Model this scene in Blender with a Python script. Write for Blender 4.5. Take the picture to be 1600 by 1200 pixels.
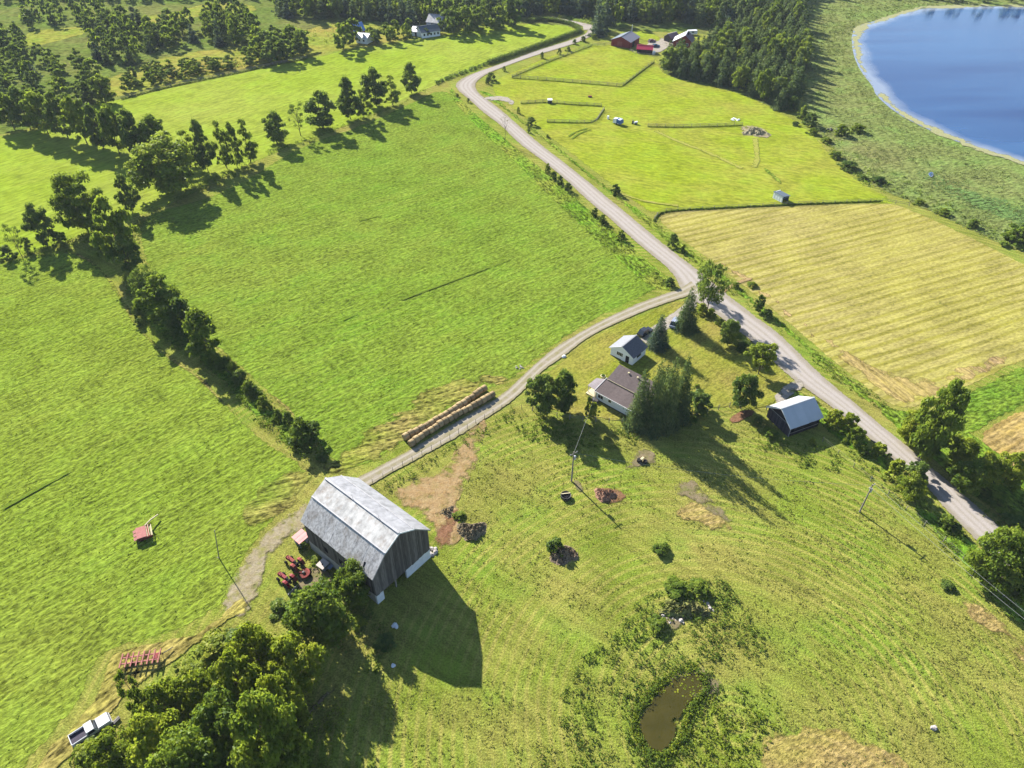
import bpy, math, random
import numpy as np
from mathutils import Vector, Matrix
from mathutils.geometry import delaunay_2d_cdt

for o in list(bpy.data.objects):
    bpy.data.objects.remove(o)
SC = bpy.context.scene
COL = SC.collection
random.seed(7)
RNG = np.random.default_rng(11)
R = math.radians

# ------------------------------------------------------------------ camera, sky, sun, exposure
F, PITCH, H = 1110.0, R(40), 105.0
cam = bpy.data.cameras.new('camera')
cam.sensor_width = 36.0
cam.lens = 36.0 * F / 1600.0
cam.clip_start, cam.clip_end = 1.0, 6000.0
camo = bpy.data.objects.new('camera', cam)
COL.objects.link(camo)
camo.location = (0, 0, H)
camo.rotation_euler = (R(90) - PITCH, 0, 0)
SC.camera = camo

SUN_AZ, SUN_EL = R(-35.5), R(29.5)         # azimuth clockwise from +Y
world = bpy.data.worlds.new("World")
SC.world = world
world.use_nodes = True
wn = world.node_tree
bg = wn.nodes['Background']
sky = wn.nodes.new('ShaderNodeTexSky')
sky.sky_type = 'NISHITA'
sky.sun_disc = False
sky.sun_elevation = SUN_EL
sky.sun_rotation = SUN_AZ % (2 * math.pi)
sky.air_density, sky.dust_density, sky.ozone_density = 0.9, 0.3, 1.5
wn.links.new(sky.outputs['Color'], bg.inputs['Color'])
bg.inputs['Strength'].default_value = 0.072

sun = bpy.data.lights.new('sun', 'SUN')
sun.energy = 5.0
sun.angle = R(0.5)
sun.color = (1.0, 0.95, 0.86)
suno = bpy.data.objects.new('sun', sun)
COL.objects.link(suno)
sd = Vector((-math.sin(SUN_AZ) * math.cos(SUN_EL), -math.cos(SUN_AZ) * math.cos(SUN_EL), -math.sin(SUN_EL)))
suno.rotation_euler = sd.to_track_quat('-Z', 'Y').to_euler()
suno.location = (-60, 90, 90)

vs = SC.view_settings
vs.view_transform = 'Standard'
vs.look = 'None'
vs.exposure = 1.82
vs.gamma = 1.0
vs.use_curve_mapping = False
SC.render.engine = 'CYCLES'
SC.cycles.max_bounces = 6
SC.cycles.transparent_max_bounces = 16

# ------------------------------------------------------------------ survey: photograph measurements -> metres on the ground
SP, CP = math.sin(PITCH), math.cos(PITCH)


def G(x, y, h=0.0):
    a, b = (x - 800) / F, (y - 600) / F
    t = (H - h) / (SP + b * CP)
    return Vector((a * t, (CP - b * SP) * t, h))


def top_h(bx, by, ty):
    Y = G(bx, by).y
    bt = (ty - 600) / F
    return H + Y * (bt * CP + SP) / (bt * SP - CP)


def ppm(x, y):
    g = G(x, y)
    return F / (g.y * CP + H * SP)


KLUM = 2.75


def A(r, g, b, k=1.0):
    """sRGB tone of a sunlit level surface -> base colour"""
    def l(c):
        c /= 255.0
        return c / 12.92 if c <= 0.04045 else ((c + 0.055) / 1.055) ** 2.4
    return tuple(min(0.8, l(c) / KLUM * k) for c in (r, g, b)) + (1.0,)


# ------------------------------------------------------------------ node helpers
class M:
    def __init__(self, name):
        self.m = bpy.data.materials.new(name)
        self.m.use_nodes = True
        self.t = self.m.node_tree
        self.t.nodes.clear()
        self.out = self.t.nodes.new('ShaderNodeOutputMaterial')

    def n(self, typ, ins=None, **props):
        nd = self.t.nodes.new('ShaderNode' + typ)
        for k, v in props.items():
            setattr(nd, k, v)
        for k, v in (ins or {}).items():
            if hasattr(v, 'is_output'):
                self.t.links.new(v, nd.inputs[k])
            else:
                nd.inputs[k].default_value = v
        return nd

    def pos(self):
        return self.n('NewGeometry').outputs['Position']

    def noise(self, vec, scale, detail=3.0, rough=0.55, dist=0.0):
        return self.n('TexNoise', {'Vector': vec, 'Scale': scale, 'Detail': detail, 'Roughness': rough, 'Distortion': dist}).outputs['Fac']

    def math(self, op, a, b=0.0, c=0.0, clamp=False):
        return self.n('Math', {0: a, 1: b, 2: c}, operation=op, use_clamp=clamp).outputs[0]

    def ramp(self, v, lo, hi, a=0.0, b=1.0):
        return self.n('MapRange', {'Value': v, 'From Min': lo, 'From Max': hi, 'To Min': a, 'To Max': b}).outputs[0]

    def mix(self, f, a, b, mode='MIX'):
        nd = self.n('Mix', data_type='RGBA', blend_type=mode)
        for k, v in ((0, f), (6, a), (7, b)):
            if hasattr(v, 'is_output'):
                self.t.links.new(v, nd.inputs[k])
            else:
                nd.inputs[k].default_value = v
        return nd.outputs[2]

    def scale_col(self, col, f):
        return self.n('VectorMath', {0: col, 1: self.n('CombineXYZ', {0: f, 1: f, 2: f}).outputs[0]}, operation='MULTIPLY').outputs[0]

    def along(self, vec, ang, stretch):
        return self.n('Mapping', {'Vector': vec, 'Rotation': (0, 0, ang), 'Scale': (stretch, 1, 1)}, vector_type='TEXTURE').outputs[0]

    def bump(self, h, strength, dist):
        return self.n('Bump', {'Height': h, 'Strength': strength, 'Distance': dist}).outputs[0]

    def attr(self, name):
        return self.n('Attribute', attribute_name=name).outputs['Fac']

    def orand(self):
        return self.n('ObjectInfo').outputs['Random']

    def finish(self, sh):
        self.t.links.new(sh, self.out.inputs['Surface'])
        return self.m


def soft_edge(m, sh, p, scale=0.9, wide=1.0, lo=0.42, hi=0.58):
    """ragged border: fades out over the 'edge' attribute broken up by noise"""
    n = m.noise(p, scale, 4.0, 0.65)
    n2 = m.noise(p, scale * 0.25, 2.0)
    e = m.math('ADD', m.attr('edge'), m.math('MULTIPLY', m.math('ADD', m.math('SUBTRACT', n, 0.5), m.math('MULTIPLY', m.math('SUBTRACT', n2, 0.5), 0.8)), 1.5 * wide))
    f = m.ramp(e, lo, hi)
    tr = m.n('BsdfTransparent').outputs[0]
    return m.n('MixShader', {0: f, 1: tr, 2: sh}).outputs[0]


def ang_px(a, b):
    d = G(*b) - G(*a)
    return math.atan2(d.y, d.x)


def grass(name, base, dry, lush, ang=0.3, tuft=1.4, bump=0.5, streak=0.35, patch=0.018, dryamt=0.5, lushamt=0.5,
          stripe=None, edge=True, esc=0.9, contrast=0.5, specks=0.0, dist=0.25, stretch=7.0):
    m = M(name)
    p = m.pos()
    n1 = m.noise(p, patch, 3.0, 0.6)
    n2 = m.noise(p, 0.09, 3.0, 0.6)
    al = m.along(p, ang, stretch)
    n3 = m.noise(al, 0.9, 3.0, 0.6)
    n4 = m.noise(m.along(p, ang, 1.9) if edge else p, tuft * (1.25 if edge else 1.0), 5.0, 0.68)
    n5 = m.noise(al, 0.16, 2.0, 0.5)
    c = m.mix(m.ramp(n1, 0.40, 0.68, 0, dryamt * 2), base, dry)
    c = m.mix(m.ramp(n2, 0.48, 0.72, 0, lushamt), c, lush)
    c = m.mix(m.ramp(n5, 0.52, 0.75, 0, dryamt), c, dry)
    if stripe:
        sang, period, amt, scol = stripe
        if isinstance(sang, float):
            y = m.n('SeparateXYZ', {0: m.along(p, sang, 1.0)}).outputs[1]
        else:
            y = m.n('VectorMath', {0: p, 1: tuple(sang)}, operation='DISTANCE').outputs['Value']
        w = m.noise(p, 0.04, 2.0)
        y = m.math('ADD', y, m.math('MULTIPLY', w, 2.2 if not isinstance(sang, float) else period * 0.6))
        s = m.math('SINE', m.math('MULTIPLY', y, 2 * math.pi / period))
        sf = m.math('MULTIPLY', m.ramp(s, 0.0, 0.9, 0.0, amt), m.ramp(m.noise(p if not isinstance(sang, float) else al, 0.06, 4.0), 0.385, 0.57) if not isinstance(sang, float) else m.ramp(m.noise(al, 0.06, 3.0), 0.34, 0.52))
        c = m.mix(sf, c, scol)
    f = m.math('ADD', m.ramp(n4, 0.40, 0.60, 1 - contrast, 1 + contrast), m.ramp(n3, 0.40, 0.60, -streak, streak))
    f = m.math('ADD', f, m.ramp(n2, 0.38, 0.62, -0.12, 0.12))
    if specks:
        sp = m.noise(p, 0.9, 1.0)
        sp2 = m.ramp(m.noise(p, 0.05, 2.0), 0.45, 0.6)
        f = m.math('SUBTRACT', f, m.math('MULTIPLY', m.ramp(sp, 0.72, 0.78, 0, specks), sp2))
    f = m.math('MAXIMUM', f, 0.08)
    c = m.scale_col(c, f)
    hgt = m.math('ADD', m.math('MULTIPLY', n4, 1.0), m.math('MULTIPLY', n3, streak * 1.6))
    b = m.bump(hgt, bump, dist)
    d = m.n('BsdfDiffuse', {'Color': c, 'Normal': b}).outputs[0]
    if edge:
        d = soft_edge(m, d, p, esc)
    return m.finish(d)


def plain(name, col, rough=0.7, var=0.15, vscale=2.0, metal=0.0, spec=0.3, bump=0.0, orand=0.0, streak=None, stain=None):
    m = M(name)
    tc = m.n('TexCoord').outputs['Object']
    n = m.noise(tc if streak is None else m.n('Mapping', {'Vector': tc, 'Scale': streak}).outputs[0], vscale, 4.0, 0.65)
    f = m.ramp(n, 0.25, 0.75, 1 - var, 1 + var)
    if orand:
        f = m.math('MULTIPLY', f, m.ramp(m.orand(), 0, 1, 1 - orand, 1 + orand))
    c = m.scale_col(m.n('RGB').outputs[0], f)
    for nd in m.t.nodes:
        if nd.bl_idname == 'ShaderNodeRGB':
            nd.outputs[0].default_value = col
    if stain:
        sn = m.noise(m.n('Mapping', {'Vector': tc, 'Scale': (1, 1, .35)}).outputs[0], 0.55, 5.0, 0.7)
        c = m.mix(m.ramp(sn, 0.50, 0.68, 0.0, stain[1]), c, stain[0])
    ins = {'Base Color': c, 'Roughness': rough, 'Metallic': metal, 'Specular IOR Level': spec}
    if bump:
        ins['Normal'] = m.bump(n, bump, 0.05)
    return m.finish(m.n('BsdfPrincipled', ins).outputs[0])


def foliage(name, dark, mid, light, trans=0.35, gloss=0.005):
    m = M(name)
    t = m.attr('tone')
    r = m.orand()
    p = m.pos()
    v = m.math('ADD', m.math('MULTIPLY', t, 0.75), m.math('MULTIPLY', m.math('SUBTRACT', r, 0.5), 0.45))
    v = m.math('ADD', v, m.ramp(m.noise(p, 0.35, 2.0), 0.3, 0.7, -0.15, 0.15))
    c = m.mix(m.ramp(v, 0.0, 0.5), dark, mid)
    c = m.mix(m.ramp(v, 0.5, 1.0), c, light)
    d = m.n('BsdfDiffuse', {'Color': c}).outputs[0]
    g = m.n('BsdfGlossy', {'Color': (1, 1, 1, 1), 'Roughness': 0.45}).outputs[0]
    tr = m.n('BsdfTranslucent', {'Color': m.mix(0.35, c, (0.26, 0.32, 0.02, 1))}).outputs[0]
    s = m.n('MixShader', {0: trans, 1: d, 2: tr}).outputs[0]
    s = m.n('MixShader', {0: gloss, 1: s, 2: g}).outputs[0] if gloss else s
    return m.finish(s)


# ------------------------------------------------------------------ mesh helpers
class MB:
    def __init__(self):
        self.v, self.f = [], []

    def add(self, vs, fs):
        k = len(self.v)
        self.v += [tuple(a) for a in vs]
        self.f += [tuple(i + k for i in q) for q in fs]
        return self

    def box(self, c, s, rz=0.0, rx=0.0, ry=0.0, taper=1.0):
        m = Matrix.Translation(Vector(c)) @ Matrix.Rotation(rz, 4, 'Z') @ Matrix.Rotation(ry, 4, 'Y') @ Matrix.Rotation(rx, 4, 'X')
        vs = []
        for z in (-1, 1):
            k = 1.0 if z < 0 else taper
            for x, y in ((-1, -1), (1, -1), (1, 1), (-1, 1)):
                vs.append(m @ Vector((x * s[0] / 2 * k, y * s[1] / 2 * k, z * s[2] / 2)))
        return self.add(vs, [(3, 2, 1, 0), (4, 5, 6, 7), (0, 1, 5, 4), (1, 2, 6, 5), (2, 3, 7, 6), (3, 0, 4, 7)])

    def tube(self, pts, rad, n=6, cap=True):
        pts = [Vector(p) for p in pts]
        if not hasattr(rad, '__len__'):
            rad = [rad] * len(pts)
        vs, fs = [], []
        for i, p in enumerate(pts):
            d = (pts[min(i + 1, len(pts) - 1)] - pts[max(i - 1, 0)]).normalized()
            u = d.cross(Vector((0, 0, 1)))
            if u.length < 1e-3:
                u = Vector((1, 0, 0))
            u.normalize()
            w = d.cross(u)
            for k in range(n):
                a = 2 * math.pi * k / n
                vs.append(p + (u * math.cos(a) + w * math.sin(a)) * rad[i])
        for i in range(len(pts) - 1):
            for k in range(n):
                fs.append((i * n + k, i * n + (k + 1) % n, (i + 1) * n + (k + 1) % n, (i + 1) * n + k))
        if cap:
            fs.append(tuple(range(n - 1, -1, -1)))
            fs.append(tuple((len(pts) - 1) * n + k for k in range(n)))
        return self.add(vs, fs)

    def lathe(self, c, axis, prof, n=14):
        """prof: (distance along axis, radius)"""
        ax = Vector(axis).normalized()
        u = ax.cross(Vector((0, 0, 1)))
        if u.length < 1e-3:
            u = Vector((1, 0, 0))
        u.normalize()
        w = ax.cross(u)
        vs, fs = [], []
        for d, r in prof:
            for k in range(n):
                a = 2 * math.pi * k / n
                vs.append(Vector(c) + ax * d + (u * math.cos(a) + w * math.sin(a)) * r)
        for i in range(len(prof) - 1):
            for k in range(n):
                fs.append((i * n + k, i * n + (k + 1) % n, (i + 1) * n + (k + 1) % n, (i + 1) * n + k))
        fs.append(tuple(range(n - 1, -1, -1)))
        fs.append(tuple((len(prof) - 1) * n + k for k in range(n)))
        return self.add(vs, fs)

    def prism(self, prof, y0, y1):
        """polygon in x,z extruded along y"""
        n = len(prof)
        vs = [(x, y0, z) for x, z in prof] + [(x, y1, z) for x, z in prof]
        fs = [tuple(range(n)), tuple(range(2 * n - 1, n - 1, -1))]
        fs += [(i, i + n, (i + 1) % n + n, (i + 1) % n) for i in range(n)]
        return self.add(vs, fs)

    def prism_x(self, prof, x0, x1):
        """polygon in y,z extruded along x"""
        n = len(prof)
        vs = [(x0, y, z) for y, z in prof] + [(x1, y, z) for y, z in prof]
        fs = [tuple(range(n)), tuple(range(2 * n - 1, n - 1, -1))]
        fs += [(i, i + n, (i + 1) % n + n, (i + 1) % n) for i in range(n)]
        return self.add(vs, fs)

    def slab(self, a, b, c, d, t):
        """quad a,b,c,d with thickness t below"""
        a, b, c, d = map(Vector, (a, b, c, d))
        nrm = (b - a).cross(d - a).normalized() * -t
        return self.add([a, b, c, d, a + nrm, b + nrm, c + nrm, d + nrm],
                        [(0, 1, 2, 3), (7, 6, 5, 4), (0, 4, 5, 1), (1, 5, 6, 2), (2, 6, 7, 3), (3, 7, 4, 0)])

    def mesh(self, name, mat, smooth=False):
        me = bpy.data.meshes.new(name)
        me.from_pydata(self.v, [], self.f)
        me.materials.append(mat)
        if smooth:
            me.polygons.foreach_set('use_smooth', [True] * len(me.polygons))
        me.update()
        return me

    def build(self, name, mat, parent=None, smooth=False):
        o = bpy.data.objects.new(name, self.mesh(name, mat, smooth))
        COL.objects.link(o)
        o.parent = parent
        return o


def tag(o, label=None, cat=None, group=None, kind=None):
    for k, v in (('label', label), ('category', cat), ('group', group), ('kind', kind)):
        if v:
            o[k] = v
    return o


def empty(name, loc, rz, label, cat, group=None):
    o = bpy.data.objects.new(name, None)
    COL.objects.link(o)
    o.location = loc
    o.rotation_euler = (0, 0, rz)
    o.empty_display_size = 0.5
    return tag(o, label, cat, group)


def copy_tree(o, parent=None):
    c = o.copy()
    COL.objects.link(c)
    c.parent = parent
    for ch in list(o.children):
        copy_tree(ch, c)
    return c


def inst(name, me, parent=None):
    o = bpy.data.objects.new(name, me)
    COL.objects.link(o)
    o.parent = parent
    return o


def quad_mesh(name, verts, mat, tone=None, tris=False):
    """verts: (n,4,3) or (n,3,3) array -> mesh with per-face 'tone'"""
    n, k = verts.shape[0], verts.shape[1]
    me = bpy.data.meshes.new(name)
    me.vertices.add(n * k)
    me.vertices.foreach_set('co', verts.reshape(-1).astype(np.float32))
    me.loops.add(n * k)
    me.loops.foreach_set('vertex_index', np.arange(n * k, dtype=np.int32))
    me.polygons.add(n)
    me.polygons.foreach_set('loop_start', np.arange(0, n * k, k, dtype=np.int32))
    me.polygons.foreach_set('loop_total', np.full(n, k, dtype=np.int32))
    me.update(calc_edges=True)
    if tone is not None:
        at = me.attributes.new('tone', 'FLOAT', 'FACE')
        at.data.foreach_set('value', tone.astype(np.float32))
    me.materials.append(mat)
    return me


# ------------------------------------------------------------------ ground sheets
def chaikin(p, it=1):
    for _ in range(it):
        q = []
        n = len(p)
        for i in range(n):
            a, b = p[i], p[(i + 1) % n]
            q += [a * 0.75 + b * 0.25, a * 0.25 + b * 0.75]
        p = q
    return p


def fill(p, soft):
    """triangulated outline with an inner ring; per vertex distance from the border / soft"""
    q = []
    for i, a in enumerate(p):
        b = p[(i + 1) % len(p)]
        k = max(1, min(12, int((b - a).length / (4 * soft))))
        q += [a.lerp(b, j / k) for j in range(k)]
    p = q
    area = sum(p[i].x * p[(i + 1) % len(p)].y - p[(i + 1) % len(p)].x * p[i].y for i in range(len(p)))
    if area < 0:
        p.reverse()
    n = len(p)
    P = np.array([(q.x, q.y) for q in p])
    Bv = np.roll(P, -1, 0) - P
    L2 = (Bv ** 2).sum(1) + 1e-9

    def dist(pt):
        t = np.clip(((pt - P) * Bv).sum(1) / L2, 0, 1)
        return np.sqrt(((P + Bv * t[:, None] - pt) ** 2).sum(1).min())
    inner = []
    for i in range(n):
        a, b, c = p[i - 1], p[i], p[(i + 1) % n]
        d = ((b - a).normalized() + (c - b).normalized())
        d = d.normalized() if d.length > 1e-6 else (c - a).normalized()
        for k in (1.0, 0.5):
            w = b + Vector((-d.y, d.x)) * soft * k
            if dist(np.array((w.x, w.y))) > 0.8 * soft * k:
                inner.append(w)
                break
    res = delaunay_2d_cdt(list(p) + inner, [(i, (i + 1) % n) for i in range(n)], [list(range(n))], 2, 0.01)
    V, FF = res[0], res[2]
    ed = [min(1.0, float(dist(np.array((v.x, v.y)))) / soft) for v in V]
    fs = []
    for t in FF:
        t = list(t)
        a, b, c = V[t[0]], V[t[1]], V[t[2]]
        if (b.x - a.x) * (c.y - a.y) - (b.y - a.y) * (c.x - a.x) < 0:
            t.reverse()
        fs.append(tuple(t))
    return [(v.x, v.y) for v in V], ed, fs


def sheet(name, px, z, mat, soft=1.5, smooth=1, world_pts=None, kind='structure', flat=True):
    p = [Vector(G(x, y).xy) for x, y in px] if world_pts is None else [Vector(q) for q in world_pts]
    if smooth:
        p = chaikin(p, smooth)
    vs, ed, fs = fill(p, soft)
    vs = [(x, y, z) for x, y in vs]
    me = bpy.data.meshes.new(name)
    me.from_pydata(vs, [], fs)
    at = me.attributes.new('edge', 'FLOAT', 'POINT')
    at.data.foreach_set('value', ed)
    me.materials.append(mat)
    o = bpy.data.objects.new(name, me)
    COL.objects.link(o)
    if kind:
        o['kind'] = kind
    return o


def resample(pts, n):
    d = [0]
    for a, b in zip(pts, pts[1:]):
        d.append(d[-1] + (b - a).length)
    out = []
    j = 0
    for k in range(n):
        t = d[-1] * k / (n - 1)
        while j < len(pts) - 2 and d[j + 1] < t:
            j += 1
        s = (t - d[j]) / max(1e-6, d[j + 1] - d[j])
        out.append(pts[j].lerp(pts[j + 1], s))
    return out


def smooth_line(pts, it=2):
    for _ in range(it):
        q = [pts[0]]
        for a, b in zip(pts, pts[1:]):
            q += [a.lerp(b, 0.25), a.lerp(b, 0.75)]
        q.append(pts[-1])
        pts = q
    return pts


def strip(name, left, right, z, mat, n=90, cols=8, margin=0.6):
    L = resample(smooth_line([G(*p) for p in left]), n)
    Rr = resample(smooth_line([G(*p) for p in right]), n)
    vs, fs, ac, ed = [], [], [], []
    for i in range(n):
        w = (Rr[i] - L[i])
        wl = max(w.length, 0.1)
        u = w / wl
        a = L[i] - u * margin
        tot = wl + 2 * margin
        for k in range(cols + 1):
            t = k / cols
            q = a + u * tot * t
            vs.append((q.x, q.y, z))
            ac.append(t)
            ed.append(min(t, 1 - t) * cols if min(t, 1 - t) * cols < 1 else 1.0)
    for i in range(n - 1):
        for k in range(cols):
            a = i * (cols + 1) + k
            fs.append((a, a + 1, a + cols + 2, a + cols + 1))
    me = bpy.data.meshes.new(name)
    me.from_pydata(vs, [], fs)
    for nm, val in (('edge', ed), ('across', ac)):
        at = me.attributes.new(nm, 'FLOAT', 'POINT')
        at.data.foreach_set('value', val)
    me.materials.append(mat)
    o = bpy.data.objects.new(name, me)
    COL.objects.link(o)
    o['kind'] = 'structure'
    return o


def gravel(name, col, track, verge, tracks=(0.3, 0.7), esc=1.3, bump=0.3):
    m = M(name)
    p = m.pos()
    a = m.attr('across')
    n = m.noise(p, 0.5, 4.0, 0.7)
    n2 = m.noise(p, 5.0, 3.0, 0.7)
    c = m.mix(m.ramp(n, 0.3, 0.7), col, verge)
    tf = None
    for t in tracks:
        d = m.math('ABSOLUTE', m.math('SUBTRACT', m.math('ADD', a, m.math('MULTIPLY', m.math('SUBTRACT', m.noise(p, 0.06, 2.0), 0.5), 0.12)), t))
        k = m.ramp(d, 0.03, 0.13, 1, 0)
        tf = k if tf is None else m.math('MAXIMUM', tf, k)
    c = m.mix(m.math('MULTIPLY', tf, 0.8), c, track)
    c = m.mix(m.ramp(m.math('ABSOLUTE', m.math('SUBTRACT', a, 0.5)), 0.36, 0.5, 0, 0.75), c, verge)
    c = m.scale_col(c, m.ramp(n2, 0.25, 0.75, 0.82, 1.18))
    d = m.n('BsdfDiffuse', {'Color': c, 'Normal': m.bump(m.math('ADD', n2, n), bump, 0.05)}).outputs[0]
    return m.finish(soft_edge(m, d, p, esc, 0.8))


def dirt(name, c1, c2, grassc, bump=0.5, esc=0.6, scale=0.8, holes=0.5):
    m = M(name)
    p = m.pos()
    n = m.noise(p, scale, 5.0, 0.7)
    n2 = m.noise(p, scale * 5, 3.0, 0.7)
    c = m.mix(m.ramp(n, 0.35, 0.65), c1, c2)
    c = m.mix(m.ramp(m.noise(p, 0.5, 4.0, 0.7), 0.48, 0.66, 0, holes), c, grassc)
    c = m.scale_col(c, m.ramp(n2, 0.2, 0.8, 0.6, 1.4))
    d = m.n('BsdfDiffuse', {'Color': c, 'Normal': m.bump(m.math('ADD', n2, n), bump, 0.15)}).outputs[0]
    return m.finish(soft_edge(m, d, p, esc, 1.7, 0.08, 0.7))

# ------------------------------------------------------------------ GROUND
ZL = [0.0]


def nz():
    ZL[0] += 0.004
    return ZL[0]


A_STREAK = ang_px((300, 470), (640, 330))
m_pasture = grass('pasture_grass', A(162, 180, 68), A(196, 184, 100), A(130, 168, 56), ang=ang_px((1240, 820), (1420, 906)), tuft=3.2, bump=1.0,
                  streak=0.14, patch=0.04, dryamt=0.42, lushamt=0.7, edge=False, contrast=0.3, dist=0.25,
                  stripe=(G(1150, 1130), 1.75, 0.8, A(202, 196, 102)))
m_field_l = grass('hay_field_grass', A(150, 174, 60), A(172, 180, 76), A(130, 164, 56), ang=ang_px((60, 800), (330, 660)), tuft=1.3, bump=0.9,
                  streak=0.15, patch=0.015, dryamt=0.28, lushamt=0.5, contrast=0.4, dist=0.35,
                  stripe=(ang_px((60, 800), (330, 660)), 3.2, 0.4, A(168, 190, 74)))
m_field_m = grass('meadow_grass', A(142, 172, 58), A(170, 180, 76), A(118, 160, 50), ang=ang_px((640, 470), (800, 405)), tuft=1.2, bump=0.9,
                  streak=0.13, patch=0.014, dryamt=0.28, lushamt=0.6, contrast=0.38, specks=0.6, dist=0.35,
                  stripe=(ang_px((640, 470), (800, 405)), 3.4, 0.4, A(164, 188, 74)))
m_field_f = grass('far_field_grass', A(174, 198, 62), A(190, 200, 90), A(146, 184, 60), ang=ang_px((420, 180), (700, 90)), tuft=0.5, bump=0.4,
                  streak=0.12, patch=0.012, dryamt=0.4, lushamt=0.4, contrast=0.15)
m_paddock = grass('paddock_grass', A(176, 194, 54), A(190, 190, 80), A(144, 180, 52), ang=ang_px((900, 250), (1200, 300)), tuft=0.6, bump=0.4,
                  streak=0.1, patch=0.03, dryamt=0.5, lushamt=0.5, contrast=0.2, specks=0.3)
m_meadow = grass('rough_meadow_grass', A(172, 184, 74), A(196, 180, 92), A(128, 160, 60), ang=0.2, tuft=0.5, bump=0.5,
                 streak=0.12, patch=0.02, dryamt=0.6, lushamt=0.6, contrast=0.3)
m_stub = grass('stubble', A(206, 196, 108), A(210, 194, 126), A(194, 194, 94), ang=ang_px((1275, 462), (1500, 400)), tuft=1.2, bump=0.5, streak=0.12,
               patch=0.02, dryamt=0.35, lushamt=0.3, stripe=(ang_px((1275, 462), (1500, 400)), 3.1, 0.75, A(172, 166, 66)), contrast=0.22, stretch=14.0)
m_stub2 = grass('stubble_headland', A(208, 186, 116), A(214, 182, 134), A(194, 184, 92), ang=ang_px((1100, 400), (1330, 585)), tuft=1.2, bump=0.5, streak=0.22,
                patch=0.03, dryamt=0.5, lushamt=0.5, stripe=(ang_px((1100, 400), (1330, 585)), 3.2, 0.4, A(182, 164, 70)), contrast=0.3, stretch=14.0, esc=0.25)
m_stub3 = grass('stubble_tan', A(205, 178, 104), A(216, 186, 136), A(190, 172, 78), ang=ang_px((1540, 700), (1600, 665)), tuft=1.2, bump=0.5, streak=0.25,
                patch=0.03, stripe=(ang_px((1540, 700), (1600, 665)), 2.6, 0.5, A(180, 150, 64)), contrast=0.3, stretch=12.0)
m_lawn = grass('lawn_grass', A(158, 168, 58), A(192, 176, 96), A(124, 154, 48), ang=ang_px((1130, 600), (1190, 560)), tuft=2.0, bump=0.35, streak=0.1,
               patch=0.05, dryamt=0.45, lushamt=0.4, stripe=(ang_px((1130, 600), (1190, 560)), 1.5, 0.3, A(186, 184, 78)), contrast=0.3)
m_verge = grass('ditch_grass', A(138, 178, 52), A(178, 178, 80), A(92, 148, 40), ang=ang_px((850, 240), (1040, 400)), tuft=0.9, bump=1.0, streak=0.15,
                patch=0.06, dryamt=0.4, lushamt=0.7, contrast=0.6, dist=0.6)
m_marsh = grass('marsh_reeds', A(148, 170, 90), A(164, 166, 102), A(126, 166, 78), ang=0.4, tuft=0.7, bump=1.0, streak=0.12, patch=0.012,
                dryamt=0.5, lushamt=0.6, contrast=0.35, dist=0.5)
m_dryg = grass('dry_trampled_grass', A(152, 162, 64), A(184, 170, 98), A(120, 152, 48), ang=ang_px((430, 720), (560, 690)), tuft=1.0, bump=1.0, streak=0.35,
               patch=0.05, dryamt=0.6, lushamt=0.6, contrast=0.5, dist=0.4, esc=0.25)
m_lush = grass('lush_grass', A(128, 168, 54), A(156, 174, 66), A(96, 146, 46), ang=0.3, tuft=1.0, bump=1.0, streak=0.1, patch=0.06, contrast=0.5, dist=0.5)
m_wood = grass('woodland_floor', A(128, 150, 66), A(150, 152, 84), A(100, 134, 54), ang=0.3, tuft=0.5, bump=0.8, streak=0.1, patch=0.03, contrast=0.4)
m_road = gravel('road_gravel', A(206, 195, 187), A(226, 216, 209), A(188, 177, 150), tracks=(0.3, 0.5, 0.7))
m_lane = gravel('lane_gravel', A(204, 192, 174), A(222, 211, 195), A(174, 166, 116), tracks=(0.28, 0.7), esc=0.9)
m_drive = dirt('drive_gravel', A(220, 210, 200), A(204, 192, 174), A(160, 166, 70), holes=0.25)
m_dirt = dirt('barnyard_dirt', A(220, 190, 142), A(198, 162, 112), A(160, 156, 72), bump=0.9, holes=0.35)
m_dirt2 = dirt('packed_track_dirt', A(212, 198, 170), A(190, 174, 134), A(164, 164, 78), bump=0.8, holes=0.8)
m_dirt3 = dirt('red_brown_dirt', A(186, 140, 110), A(160, 118, 88), A(140, 140, 60), bump=1.0, holes=0.3)
m_dirt4 = dirt('bare_grey_dirt', A(176, 158, 128), A(158, 146, 106), A(130, 144, 56), bump=0.7, holes=0.6)
m_trail = dirt('worn_trail', A(206, 200, 110), A(184, 190, 80), A(170, 190, 50), bump=0.3, holes=0.5)
m_dark = dirt('dark_furrow', A(128, 154, 54), A(134, 158, 56), A(144, 170, 58), bump=0.4, holes=0.4)

# base sheet to the horizon
b = MB()
b.add([(-3000, -400, 0), (3000, -400, 0), (3000, 4000, 0), (-3000, 4000, 0)], [(0, 1, 2, 3)])
tag(b.build('ground', m_pasture), kind='structure')

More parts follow.
